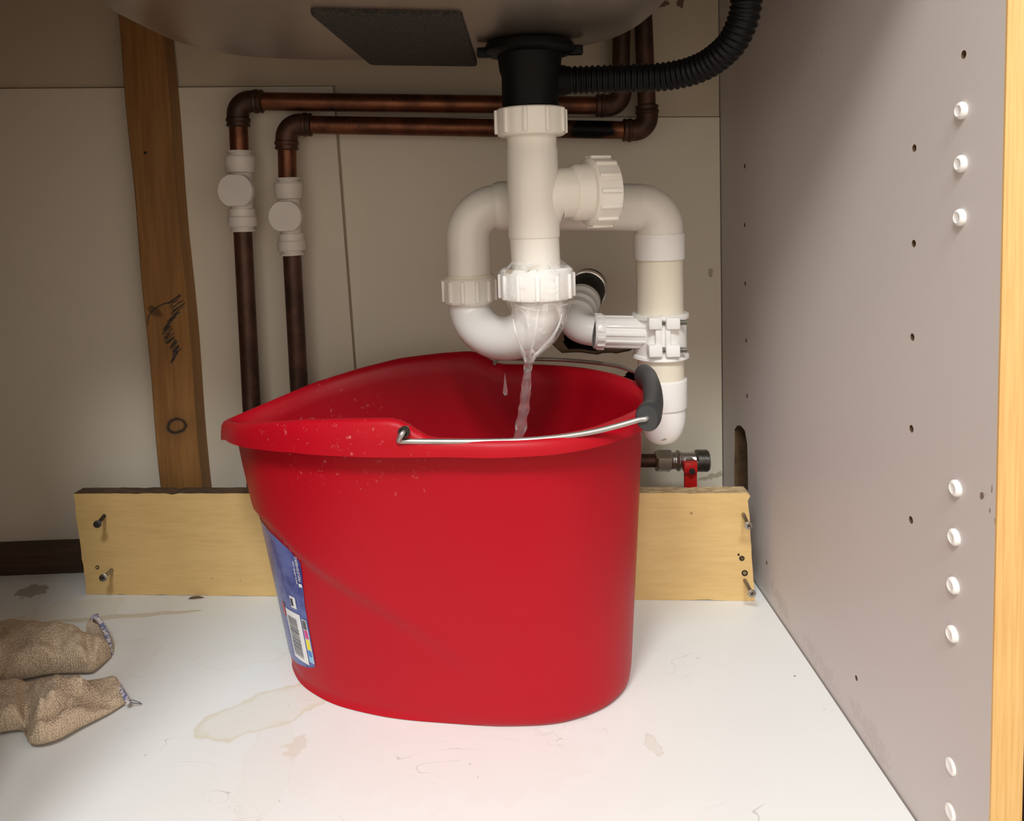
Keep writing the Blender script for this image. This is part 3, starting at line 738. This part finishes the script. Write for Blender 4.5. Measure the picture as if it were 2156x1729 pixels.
# ------------------------------------------------------------------ copper pipes with push-fit valves
YC = .494; RC = .0106
def cu(name, lab, upts, cols, tarn):
    """upts: pixel polyline of the pipe axis"""
    P_ = [Vector(PY(px, py, YC)) for px, py in upts]
    th = thing(name, lab, 'pipe', P_[-1]*1.0 if P_[-1].z < P_[0].z else P_[0]*1.0, 'copper supply pipes on the back wall')
    return th, P_
def elbow(th, A, B, C, r=.016, tail=.013):
    a = (A-B).normalized(); c = (C-B).normalized()
    pth = fillet([B + a*(r+tail), B, B + c*(r+tail)], r, 10); n = len(pth)
    rad = [RC+.0022]*n
    mb = MB().tube(pth, rad, 28)
    for e, dr in ((B + a*(r+tail), a), (B + c*(r+tail), c)):
        mb.lathe([(RC+.0018, -.010), (RC+.0034, -.0088), (RC+.0034, -.0056), (RC+.0022, -.0044)], e, dr, 28)
        mb.lathe([(RC+.0030, -.0022), (RC+.0030, .0), (RC+.0005, .0012)], e, dr, 28)
    mb.build('elbow', M['copper_tarnished'], th, angle=50)
def copper_run(name, lab, pts, ends, valve_py):
    P_ = [Vector(PY(px, py, YC)) for px, py in pts]
    th = thing(name, lab, 'pipe', P_[-1], 'copper supply pipes on the back wall')
    return th, P_
def build_run(lab, right_up, right_el, left_el, v_top, v_bot, down):
    up = Vector(PY(*right_up, YC)); up.z += .02; re = Vector(PY(*right_el, YC)); le = Vector(PY(*left_el, YC))
    vt = Vector(PY(*v_top, YC)); vb = Vector(PY(*v_bot, YC)); dn = Vector(PY(*down, YC))
    dv = (dn - vb); dn = vb + dv*((vb.z-.002)/-dv.z)
    th = thing('copper_pipe', lab, 'pipe', dn, 'copper supply pipes on the back wall')
    cut_ = lambda a, b: a + (b-a).normalized()*.016
    MB().tube([up, cut_(re, up)], RC, 26).build('tube', M['copper_tarnished'], th)
    MB().tube([cut_(re, le), cut_(le, re)], RC, 26).build('tube', M['copper'], th)
    MB().tube([cut_(le, vt), vt + (vb-vt)*.12], RC, 26).build('tube', M['copper'], th)
    MB().tube([vb + (vt-vb)*.12, dn], RC, 26).build('tube', M['copper_tarnished'], th)
    elbow(th, up, re, le); elbow(th, re, le, vt)
    return th, vt, vb
runA, vtA, vbA = build_run('copper pipe bent at the top, the higher of the pair, coming down left', (1309, 40), (1307, 223), (500, 213), (504, 317), (511, 488), (530, 860))
runB, vtB, vbB = build_run('copper pipe bent at the top, the lower and inner of the pair', (1353, 30), (1364, 275), (603, 262), (605, 374), (615, 538), (629, 800))
def valve(lab, T, B, s):
    th = thing('isolating_valve', lab, 'valve', B, 'white push-fit valves on the copper pipes')
    ax = (B-T).normalized(); L = (B-T).length
    def piece(name, prof): MB().lathe([(r*s, h*L) for r, h in prof], T, ax, 40).build(name, M['valve_plastic'], th, angle=35)
    piece('release_collar', [(.0125, .0), (.0145, .002), (.0148, .02), (.0128, .035), (.0128, .06)])
    piece('collar', [(.0128, .055), (.0163, .06), (.0166, .075), (.0172, .08), (.0172, .185), (.0165, .20), (.0158, .265), (.0135, .28)])
    piece('body', [(.0130, .27), (.0130, .72)])
    piece('collar', [(.0135, .715), (.0152, .72), (.0152, .80), (.0168, .82), (.0170, .915), (.0162, .935), (.0128, .94)])
    piece('release_collar', [(.0128, .93), (.0125, .965), (.0145, .97), (.0145, .995), (.012, 1.0)])
    c = T + ax*(L*.495) + Vector((0, -.018, 0))
    # round turn-knob facing forwards with a flat on its lower edge
    rs = []; sd = Vector((0, 1, 0)).cross(ax).normalized()
    n = 48
    for r, h in ((.0190, .010), (.0203, .006), (.0203, -.003), (.0196, -.0042), (.0001, -.0042)):
        ring = []
        for j in range(n):
            a = 2*math.pi*j/n; x, y = math.sin(a)*r, math.cos(a)*r
            if y > r*.88: y = r*.88
            if y < -r*.93: y = -r*.93
            ring.append(c + sd*x*s + ax*y*s + Vector((0, h, 0)))
        rs.append(ring)
    MB().rings(rs).build('knob', M['valve_plastic'], th, angle=35)
    MB().lathe([(.010, 0), (.010, .016)], c + Vector((0, .006, 0)), (0, 1, 0), 20).build('spindle', M['valve_plastic'], th)
valve('white push-fit valve with round knob on the left copper pipe', vtA, vbA, 1.0)
valve('white push-fit valve with round knob on the inner copper pipe', vtB, vbB, .95)

# ------------------------------------------------------------------ washing machine tap with red lever
YV = .455
tap = thing('appliance_tap', 'chrome appliance valve with red lever above the board, right of the bucket', 'valve', PY(1430, 1028, YV))
def hx(px, py=970): return Vector(PY(px, py, YV))
ax = (hx(1490)-hx(1350)).normalized(); a0 = hx(1350); mpv = (hx(1490)-hx(1350)).length/140
def hl(mb, prof, seg=32): return mb.lathe([(r*mpv, (px-1350)*mpv) for r, px in prof], a0, ax, seg)
hl(MB(), [(14, 1180), (14, 1392)]).build('supply_pipe', M['copper_tarnished'], tap)
mb = MB(); hl(mb, [(15, 1378), (20, 1379), (23, 1383), (23, 1410), (20, 1414), (15, 1415)], 6); mb.build('compression_nut', M['chrome'], tap, smooth=False)
mb = MB(); hl(mb, [(16, 1412), (16, 1414), (18, 1415), (16.5, 1417), (18, 1419), (16.5, 1421), (18, 1423), (21, 1425), (22, 1428), (20, 1432), (18, 1436), (18, 1462), (20, 1466)]); mb.build('body', M['chrome'], tap)
pr = [(18, 1462)]
for i in range(9): pr += [(23, 1466+i*2.7), (21.3, 1467.3+i*2.7)]
pr += [(21, 1491), (15, 1491.5), (14, 1484)]
mb = MB(); hl(mb, pr); mb.build('threaded_outlet', M['zinc'], tap, angle=25)
hc = Vector(PY(1455, 980, YV-.014))
MB().lathe([(.0075, 0), (.0075, .014)], hc, (0, 1, 0), 20).build('spindle', M['chrome'], tap)
mb = MB(); tl = PY(1440, 970, YV-.016); br = PY(1468, 1060, YV-.016)
mb.box((tl[0], YV-.0175, br[2]), (br[0], YV-.0135, tl[2]), .0012)
tb = PY(1440, 992, YV-.016); mb.box((tl[0]-.0015, YV-.024, tb[2]), (br[0]-.001, YV-.0135, tl[2]), .0012)
mb.build('lever', M['red_paint'], tap, angle=35)['label'] = 'red lever'
MB().lathe([(.0034, .0), (.0034, -.0016), (.0020, -.0017), (.0018, -.0010), (.0001, -.001)], Vector(PY(1457, 992, YV-.0245)), (0, 1, 0), 16).build('lever_screw', M['dark_steel'], tap)
# ------------------------------------------------------------------ red mop bucket
bucket = thing('mop_bucket', 'red plastic mop bucket with pouring spout standing under the dripping trap', 'bucket', (BK_C[0], BK_C[1], 0))
NV = 46
def lip_off(s): return .0105 + .0055*smooth01(.06, .16, s)
rings = []
def bring(fn): rings.append([bk_world(fn(i)) for i in range(NL)])
def inset_base(i, k, z): p = BASE[i]; return np.array([p[0]*(1-k), p[1]*(1-k*1.6), z])
bring(lambda i: inset_base(i, .55, .004)); bring(lambda i: inset_base(i, .10, .0035)); bring(lambda i: inset_base(i, .055, .0002)); bring(lambda i: inset_base(i, .022, .0008))
for k in range(NV):
    v = .016 + (.985-.016)*k/(NV-1)
    bring(lambda i: bk_local(i, v, -.0012*smooth01(.06, 0, v)-.0015*smooth01(.8, 1, v)))
def lip(off_k, z_fn, extra=0.0):
    def fn(i):
        r = RIM[i]; o = lip_off(r[0])*off_k + extra; p = r + RIMN[i]*o
        return np.array([p[0], p[1], z_fn(r[0])])
    return fn
bring(lip(.45, lambda s: rim_top(s)-.006)); bring(lip(.80, lambda s: skirt_low(s)+.001)); bring(lip(.86, lambda s: skirt_low(s))); bring(lip(1.0, lambda s: skirt_low(s)+.0004))
bring(lip(.98, lambda s: skirt_low(s)+(rim_top(s)-skirt_low(s))*.4)); bring(lip(.90, lambda s: rim_top(s)-.0045)); bring(lip(.72, lambda s: rim_top(s)-.0012)); bring(lip(.42, lambda s: rim_top(s)+.0001)); bring(lip(.10, lambda s: rim_top(s)-.0004)); bring(lip(-.12, lambda s: rim_top(s)-.003))
for k in range(20):
    v = .975 - .955*k/19
    bring(lambda i: bk_local(i, v, -.0042))
bring(lambda i: inset_base(i, .3, .0060)); 
MB().rings(rings).build('body', M['red'], bucket, angle=50)

# label on the spout end, wrapped over the surface
def surf(u, v, off): return bk_world(bk_local(u, v, off))
def lab_top(u): return float(np.interp(abs(u), [0, 9, 13, 16, 18.2], [.600, .598, .575, .545, .505]))
def lab_bot(u): return float(np.interp(abs(u), [0, 6, 11, 15, 17.2], [.060, .066, .080, .098, .118]))
def lab_edge(v): return float(np.interp(v, [.10, .125, .353, .485, .53], [16.3, 17.1, 17.4, 18.2, 18.2]))
def patch(u0, u1, v0, v1, off, nu=8, nv=8):
    mb = MB(); vs = []; fs = []
    for j in range(nv+1):
        for i in range(nu+1): vs.append(surf(u0+(u1-u0)*i/nu, v0+(v1-v0)*j/nv, off))
    for j in range(nv):
        for i in range(nu): a = j*(nu+1)+i; fs.append((a, a+1, a+nu+2, a+nu+1))
    return mb.add(vs, fs)
t = NT('label_blue')
n1 = t.noise(30, 5, .65)
M['label'] = t.set(t.mix(t.step(n1, .38, .62), (.022, .028, .20), (.10, .13, .36)), .26)
M['label_white'] = plain('label_white', (.80, .80, .80), .35)
M['ink'] = plain('label_ink', (.03, .03, .035), .4)
M['sw_grey'] = plain('swatch_grey', (.10, .10, .10), .4); M['sw_pink'] = plain('swatch_pink', (.62, .05, .25), .4)
M['sw_yellow'] = plain('swatch_yellow', (.80, .70, .04), .4); M['sw_blue'] = plain('swatch_blue', (.05, .22, .62), .4); M['sw_cyan'] = plain('swatch_cyan', (.25, .55, .82), .4)
M['label_red'] = plain('label_red', (.62, .06, .05), .4)
nu, nv = 44, 26; mb = MB(); vs = []; fs = []
for j in range(nv+1):
    for i in range(nu+1):
        a = -1 + 2*i/nu; b = j/nv; u = a*17.2
        v = lab_bot(u) + (lab_top(u)-lab_bot(u))*b; u = a*lab_edge(v); v = lab_bot(u) + (lab_top(u)-lab_bot(u))*b
        vs.append(surf(u, v, .0004))
for j in range(nv):
    for i in range(nu): a = j*(nu+1)+i; fs.append((a, a+1, a+nu+2, a+nu+1))
label = mb.add(vs, fs).build('product_label', M['label'], bucket); label['label'] = 'blue paper label with bar code and colour swatches'
patch(11.3, 15.6, .112, .300, .0008).build('barcode_panel', M['label_white'], label)
random.seed(4); mb = MB(); v = .128
while v < .278:
    w = random.choice([.0012, .002, .0032]); pc = patch(11.8, 14.5, v, v+w, .0011, 4, 1); mb.add(pc.v, pc.f); v += w + random.choice([.0016, .0024, .003])
mb.build('barcode_bars', M['ink'], label)['kind'] = 'stuff'
patch(15.85, 17.0, .128, .288, .0007, 3, 8).build('swatch_strip', M['label_white'], label)
for k, (m, v0, v1) in enumerate((('sw_grey', .252, .285), ('sw_pink', .218, .249), ('sw_yellow', .176, .215), ('sw_blue', .152, .174), ('sw_cyan', .131, .151))):
    patch(16.0, 16.85, v0, v1, .0010, 3, 3).build('colour_swatch', M[m], label)
patch(13.7, 15.2, .318, .362, .0008, 4, 4).build('pictogram_panel', M['label_white'], label)
patch(13.9, 14.5, .326, .354, .0011, 3, 3).build('pictogram', M['ink'], label)
patch(10.2, 11.0, .262, .315, .0008, 4, 4).build('red_patch', M['label_red'], label)
def surf_text(txt, u_base, v0, size_u, size_v, mat, vertical=True):
    cu = bpy.data.curves.new('label_text', 'FONT'); cu.body = txt; cu.size = 1.0; cu.resolution_u = 2
    ob = bpy.data.objects.new('label_text', cu); COL.objects.link(ob); bpy.context.view_layer.update()
    me = bpy.data.meshes.new_from_object(ob.evaluated_get(bpy.context.evaluated_depsgraph_get())); bpy.data.objects.remove(ob)
    mb = MB()
    if vertical: mb.v = [tuple(surf(u_base - v.co.y*size_u, v0 + v.co.x*size_v, .0010)) for v in me.vertices]
    else: mb.v = [tuple(surf(u_base + v.co.x*size_u, v0 + v.co.y*size_v, .0012)) for v in me.vertices]
    mb.f = [tuple(p.vertices) for p in me.polygons]; mb.m = [0]*len(mb.f)
    bpy.data.meshes.remove(me)
    return mb.build('label_text', mat, label, smooth=False)
surf_text('FREUDENBERG', 17.75, .432, .85, .0135, M['label_white'])
surf_text('www.vileda.com', 16.85, .420, .75, .0125, M['label_white'])
patch(17.0, 17.7, .412, .424, .0009, 3, 3).build('logo_mark', M['label_white'], label)

# wire handle with grip lying on the rim
hp = []
for i in range(NL):
    r = RIM[i]
    if r[0] > -.010: hp.append((i, r + RIMN[i]*(lip_off(r[0])*(1-.62*smooth01(.115, .158, r[0])) + .0022)))
far_z = lambda n_: .2590 + .0075*smooth01(-.095, -.055, n_) + .002*smooth01(-.05, .03, n_)
curve = [np.array([p[0], p[1], far_z(p[1])]) for i, p in hp]
def to_local(w): d = np.array(w[:2]) - BK_C; return np.array([d @ BK_ax, d @ BK_n, w[2]])
grip_l = [to_local(PZ(px, py, .2705)) for px, py in ((1362, 881), (1371, 868), (1375, 850), (1374, 826), (1368, 804), (1354, 789))]
near_l = [to_local(PZ(*u)) for u in ((868, 928, .2605), (950, 930, .2605), (1030, 929.5, .2605), (1110, 927, .2605), (1190, 919, .261), (1255, 908, .263), (1310, 894, .2665), (1345, 884, .2695))]
far_l = [to_local(PZ(*u)) for u in ((1338, 783, .2705), (1290, 769, .270), (1200, 759, .2695), (1120, 756, .2685), (1062, 757, .2665))]
curve = near_l + grip_l + far_l
s0, s1 = curve[0], curve[-1]
hole = to_local(PZ(848, 912, .2685))
near_leg = [hole + np.array([0, .014, .001]), hole, to_local(PZ(842, 921, .2650)), to_local(PZ(841, 927, .2620)), to_local(PZ(850, 929, .2607))]
far_leg = [np.array([s1[0]-.006, s1[1]+.0045, .2665]), np.array([s1[0]-.0085, s1[1]+.0035, .2665]), np.array([s1[0]-.0085, s1[1]-.004, .266]), np.array([s1[0]-.008, s1[1]-.014, .265])]
full = near_leg + curve[1:-1] + far_leg
bail = [bk_world(c) for c in full]
MB().tube(crom(bail, 4), .0021, 14).build('wire_handle', M['wire'], bucket, angle=60)['label'] = 'galvanised wire handle lying on the rim'
hw = bucket.children[-1]
for o in bucket.children:
    if o.name.startswith('wire_handle'): hw = o
# grip round the back end
gpath = crom([bk_world(c) for c in grip_l], 6)
n = len(gpath); rad = []
for i in range(n):
    q = i/(n-1); e = min(q, 1-q)
    rad.append(.0074 + .0012*smooth01(0, .02, e) - .0012*smooth01(.10, .22, e))
MB().tube(gpath, rad, 26, flat=(1.12, 1.3)).build('handle_grip', M['grip_grey'], hw, angle=50)['label'] = 'charcoal plastic grip'
e0 = bk_world(hole + np.array([0, .0015, 0]))
MB().lathe([(.0042, .0030), (.0044, -.0004), (.0030, -.0006), (.0028, .0020)], e0, tuple(np.array([BK_n[0], BK_n[1], 0])), 20).build('pivot_hole', M['dark_hole'], bucket)

# ------------------------------------------------------------------ plastic film wrapped round the leaking joint
t = NT('clear_film')
n1 = t.noise(55, 3, .5, t.mapping((1, 1, .4)), 1.5); n2 = t.noise(40, 3)
M['film'] = t.set((.92, .90, .88), .12, 0.0, Alpha=t.math('ADD', t.math('MULTIPLY', t.step(n1, .5, .62), .34), .12)); t.bump(n1, .7, .004)
t = NT('water')
n1 = t.noise(140, 4, .6, t.mapping((1, 1, .45)))
M['water'] = t.set((1.0, .97, .97), .06, 0.0, IOR=1.33, Transmission_Weight=.94); t.bump(n1, .5, .003)
from mathutils import noise as mnoise
wrap = thing('plastic_film', 'clear plastic film wrapped round the lower nut, gathered to a dripping point', 'plastic film', (XT(700), YT, ZT(756)))
def film(name, secs, seg=72, amp=.0007, fold=.0):
    rs = []
    pys = [s[0] for s in secs]
    for py in np.linspace(pys[0], pys[-1], 48):
        xl = np.interp(py, pys, [s[1] for s in secs]); xr = np.interp(py, pys, [s[2] for s in secs]); dy = np.interp(py, pys, [s[3] for s in secs]); yy = np.interp(py, pys, [s[4] for s in secs])
        A_, B_ = PY(xl, py, YT), PY(xr, py, YT); c = (A_+B_)/2; r = (B_[0]-A_[0])/2; ring = []
        for j in range(seg):
            a = 2*math.pi*j/seg; p = Vector((c[0]+r*math.cos(a), yy+dy*math.sin(a), c[2]))
            nn = Vector((math.cos(a), math.sin(a), 0)); k = amp*mnoise.noise(Vector((math.cos(a)*3.2, math.sin(a)*3.2, c[2]*60)))*1.6 + amp*.8*mnoise.noise(p*260)
            k += fold*math.sin(9*a + 40*c[2])*smooth01(620, 700, py)
            ring.append(p + nn*k)
        rs.append(ring)
    return MB().rings(rs, True, False, False).build(name, M['film'], wrap, angle=80)
film('band', [(548, 1073, 1180, .0225, YT), (560, 1062, 1196, .027, YT), (570, 1048, 1208, .0335, YT), (624, 1050, 1210, .0338, YT), (634, 1062, 1203, .031, YT)])
film('gathered_skirt', [(630, 1066, 1200, .030, YT), (645, 1070, 1200, .0295, YT), (662, 1078, 1192, .0275, YT-.001), (690, 1081, 1187, .0262, YT-.002), (715, 1086, 1170, .0235, YT-.002), (735, 1094, 1146, .0185, YT-.003), (750, 1102, 1126, .010, YT-.005), (760, 1106, 1120, .006, YT-.006)], fold=.0012)
t = NT('film_crease_highlight')
M['crease_highlight'] = t.set((.95, .94, .92), .15, 0.0, Alpha=.26)  # whitish translucent ridges: highlights on the film folds put into shape and colour
for pl in (((1137, 640), (1131, 665), (1128, 695), (1122, 725), (1116, 752)), ((1080, 672), (1086, 700), (1096, 728), (1106, 748)), ((1184, 660), (1174, 690), (1156, 718), (1132, 742), (1120, 754)), ((1072, 636), (1110, 650), (1150, 652), (1196, 640))):
    pp = crom([PY(px, py, YT - .0275 + .012*abs(px-1130)/60*min(1, max(0, (700-py)/60)) + .012*smooth01(690, 755, py)) for px, py in pl], 8)
    MB().tube(pp, [.0003 + .0012*math.sin(math.pi*(k+.3)/(len(pp)+.2)) for k in range(len(pp))], 10).build('crease_highlight', M['crease_highlight'], wrap, angle=70)
# ------------------------------------------------------------------ running water
random.seed(9)
yw = YT - .006
pts = [PY(*u, yw) for u in ((1114, 738), (1113, 756), (1111, 775), (1110, 795), (1107, 820), (1104, 850), (1101, 875), (1096, 900), (1093, 920), (1090, 950), (1088, 990), (1084, 1060), (1080, 1150))]
path = crom(pts, 10); rs = []; seg = 26
for i, p in enumerate(path):
    q = i/(len(path)-1); pz = np.array(p)
    r = (.0052 - .0018*smooth01(0, .12, q) + .0012*smooth01(.1, .5, q))*(1 + .28*mnoise.noise(Vector((0, 0, pz[2]*130))))
    off = Vector((mnoise.noise(Vector((3, 0, pz[2]*90)))*.0012, mnoise.noise(Vector((9, 0, pz[2]*90)))*.0012, 0))
    rs.append([Vector(pz)+off+Vector((math.cos(2*math.pi*j/seg), math.sin(2*math.pi*j/seg), 0))*r*(1+.30*mnoise.noise(Vector((math.cos(2*math.pi*j/seg)*1.6, math.sin(2*math.pi*j/seg)*1.6, pz[2]*120)))) for j in range(seg)])
stream = MB().rings(rs).build('water_stream', M['water'], angle=80)
tag(stream, 'stream of leaking water falling from the trap into the red bucket', 'water')
dp = PY(1064, 822, YT+.03)
prof = [(.0001, .016), (.0006, .013), (.0011, .008), (.0020, .002), (.0023, -.001), (.0016, -.004), (.0001, -.0052)]
drop = MB().lathe(prof[::-1], dp, (0, 0, 1), 16).build('water_drop', M['water'])
tag(drop, 'single falling water drop beside the stream, inside the bucket mouth', 'water')

# ------------------------------------------------------------------ knitted work gloves
t = NT('knit_cotton')
v1 = t.n.new('ShaderNodeTexVoronoi'); v1.inputs['Scale'].default_value = 760; v1.inputs['Randomness'].default_value = .55; t.L(t.mapping((1, .75, 1)), v1.inputs['Vector'])
n1 = t.noise(28, 4); wv = t.n.new('ShaderNodeTexWave'); wv.inputs['Scale'].default_value = 150; wv.inputs['Distortion'].default_value = 3.5; wv.inputs['Detail'].default_value = 2; t.L(t.mapping((1, 1, 1), (0, 0, .5)), wv.inputs['Vector'])
c = t.mix(t.step(v1.outputs['Distance'], .30, .62), (.70, .56, .40), (.42, .31, .20)); c = t.mix(t.math('MULTIPLY', t.step(n1, .4, .7), .45), c, (.56, .44, .31))
t.bump(t.math('ADD', t.math('MULTIPLY', v1.outputs['Distance'], -1.0), t.math('MULTIPLY', wv.outputs['Fac'], .35)), .8, .0012)
M['knit'] = t.set(c, .95)
t = NT('stitch_yarn')
n1 = t.noise(330, 2)
M['stitch'] = t.set(t.mix(t.step(n1, .42, .58), (.16, .17, .30), (.58, .52, .50)), .9); t.bump(n1, .6, .001)
M['thread'] = plain('thread', (.10, .10, .13), .8)
def cushion(mb, secs, nlen=60, seg=34, amp=.0052, seed=0, z0=.0008, ridges=()):
    """flattened knitted tube lying on the floor; secs: (edge a px, edge b px, height m)"""
    A_ = crom([PZ(*s[0], z0) for s in secs], 14); B_ = crom([PZ(*s[1], z0) for s in secs], 14); H = np.interp(np.linspace(0, len(secs)-1, len(A_)), range(len(secs)), [s[2] for s in secs])
    rs = []
    for i in range(len(A_)):
        a, b, h = Vector(A_[i]), Vector(B_[i]), H[i]; c = (a+b)/2; hv = (b-a)/2; w = hv.length; ring = []
        for j in range(seg):
            th = 2*math.pi*j/seg; cx, sz = math.cos(th), math.sin(th)
            x = math.copysign(abs(cx)**.85, cx); z = h*(.5 + .5*math.copysign(abs(sz)**.8, sz)) if sz > 0 else h*.5*(1-abs(sz)**.5)
            p = c + hv*x; p.z = z0 + z
            d = mnoise.noise(Vector((p.x*38+seed, p.y*38, seed))) * amp*1.3 + mnoise.noise(Vector((p.x*95, p.y*95, seed+5)))*amp*.7
            if sz > .05:
                for (ra, rb_, rw, rh) in ridges:
                    ab = rb_-ra; q = max(0, min(1, ((p.x-ra[0])*ab[0]+(p.y-ra[1])*ab[1])/(ab[0]**2+ab[1]**2)))
                    dd = math.hypot(p.x-ra[0]-ab[0]*q, p.y-ra[1]-ab[1]*q); d += rh*math.exp(-(dd/rw)**2)
                p.z += d*min(1, z/.008); p.z = max(p.z, z0+.002)
            ring.append(p)
        rs.append(ring)
    mb.rings(rs); return rs
def rdg(a, b, w, h): return (np.array(PZ(*a, .026))[:2], np.array(PZ(*b, .026))[:2], w, h)
def rope(mb, pts, r, twist=.0026):
    path = crom(pts, 12)
    rr = [r*(1+.22*math.sin(i*1.35)) for i in range(len(path))]
    return mb.tube(path, rr, 10)
g1 = thing('work_glove', 'beige knitted glove lying behind the other, its stitched cuff opening turned up', 'glove', PZ(100, 1400))
mb = MB(); cushion(mb, [((-130, 1325), (-110, 1478), .026), ((-60, 1332), (-50, 1470), .034), ((0, 1356), (0, 1462), .036), ((60, 1362), (55, 1446), .036), ((115, 1366), (110, 1434), .036), ((160, 1374), (165, 1430), .034), ((188, 1380), (195, 1426), .030), ((210, 1378), (220, 1404), .024), ((224, 1376), (232, 1390), .016), ((230, 1380), (234, 1386), .006)], seed=2.0, ridges=[rdg((95, 1362), (150, 1380), .006, -.006), rdg((150, 1365), (182, 1385), .006, .005), rdg((185, 1350), (196, 1400), .005, -.009), rdg((60, 1440), (150, 1405), .008, .004), rdg((0, 1400), (70, 1390), .007, -.005), rdg((205, 1378), (222, 1385), .005, .004)])
mb.build('palm', M['knit'], g1, angle=70)
# turned-up cuff flap standing behind, its rim overlocked
yb = PZ(215, 1378, 0)[1]
lft = [PY(*u) for u in ((172, 1385, yb+.012), (177, 1362, yb+.014), (181, 1335, yb+.017), (184, 1312, yb+.020), (190, 1303, yb+.021))]
rgt = [PY(*u) for u in ((236, 1390, yb-.002), (233, 1368, yb+.000), (228, 1342, yb+.005), (216, 1315, yb+.011), (204, 1299, yb+.016))]
lft, rgt = crom(lft, 5), crom(rgt, 5); rs = []
for a_, b_ in zip(lft, rgt):
    a_, b_ = Vector(a_), Vector(b_); fr, bk = [], []
    for k in range(13):
        q = k/12; p = a_*(1-q) + b_*q; d = Vector((0, 1, 0))*(.007*math.sin(math.pi*q) + .0012*math.sin(7*q+p.z*200)); th = .0016*math.sin(math.pi*min(max(q, .06), .94))**.5
        fr.append(p + d - Vector((0, th, 0))); bk.append(p + d + Vector((0, th, 0)))
    rs.append(fr + bk[::-1])
MB().rings(rs).build('cuff', M['knit'], g1, angle=60)
mb = MB(); rope(mb, [np.array(q) + np.array([0, -.001, 0]) for q in rgt[2::3]] + [np.array(PY(196, 1300, yb+.018))], .0023); mb.build('stitched_edge', M['stitch'], g1)['label'] = 'lilac and blue overlock stitching'
mb = MB(); rope(mb, [PY(160, 1368, yb-.004), PY(178, 1366, yb-.008), PY(200, 1362, yb-.009), PY(218, 1360, yb-.007), PY(231, 1362, yb-.002)], .0018); mb.build('stitched_edge', M['stitch'], g1)['label'] = 'lilac and blue overlock stitching'
g2 = thing('work_glove', 'beige knitted glove lying in front, flat cuff pointing to the bucket', 'glove', PZ(120, 1510))
mb = MB(); cushion(mb, [((-120, 1496), (-120, 1570), .022), ((-50, 1490), (-50, 1566), .026), ((0, 1484), (5, 1556), .028), ((35, 1478), (40, 1550), .024), ((62, 1474), (52, 1556), .020), ((88, 1468), (66, 1584), .028), ((130, 1462), (115, 1577), .028), ((180, 1458), (172, 1544), .022), ((225, 1450), (228, 1512), .014), ((243, 1446), (266, 1486), .009)], seed=7.0, ridges=[rdg((102, 1448), (172, 1434), .0045, .007), rdg((104, 1462), (165, 1450), .0035, -.006), rdg((95, 1488), (128, 1468), .005, .008), rdg((92, 1505), (140, 1476), .005, -.010), rdg((62, 1470), (58, 1540), .006, -.012), rdg((75, 1500), (80, 1560), .007, .006), rdg((140, 1500), (220, 1470), .010, .004), rdg((20, 1490), (30, 1530), .008, .005)])
mb.build('palm', M['knit'], g2, angle=70)
mb = MB(); rope(mb, [PZ(240, 1441, .010), PZ(254, 1453, .0115), PZ(265, 1469, .0105), PZ(270, 1484, .006)], .0020); mb.build('stitched_edge', M['stitch'], g2)['label'] = 'lilac and blue overlock stitching'
mb = MB(); mb.tube(crom([PZ(268, 1479, .006), PZ(280, 1480, .006), PZ(298, 1482, .002), PZ(282, 1475, .007), PZ(270, 1475, .008)], 6), .00035, 6); mb.build('loose_thread', M['thread'], g2)
# ------------------------------------------------------------------ crumbs on the cabinet floor
chip = MB(); cp = np.array(PZ(412, 1260)); random.seed(2)
ring0 = [(cp[0]+.008*math.cos(a)*(1+random.uniform(-.3, .3)), cp[1]+.0022*math.sin(a)*(1+random.uniform(-.3, .3)), .0002) for a in np.linspace(0, 2*math.pi, 12, endpoint=False)]
ring1 = [(cp[0]+(x-cp[0])*.7, cp[1]+(y-cp[1])*.7, .0016+random.uniform(0, .0006)) for x, y, z in ring0]
chip.rings([ring0, ring1]); tag(chip.build('wood_chip', M['chipboard']), 'small dark splinter on the floor at the foot of the board', 'splinter')
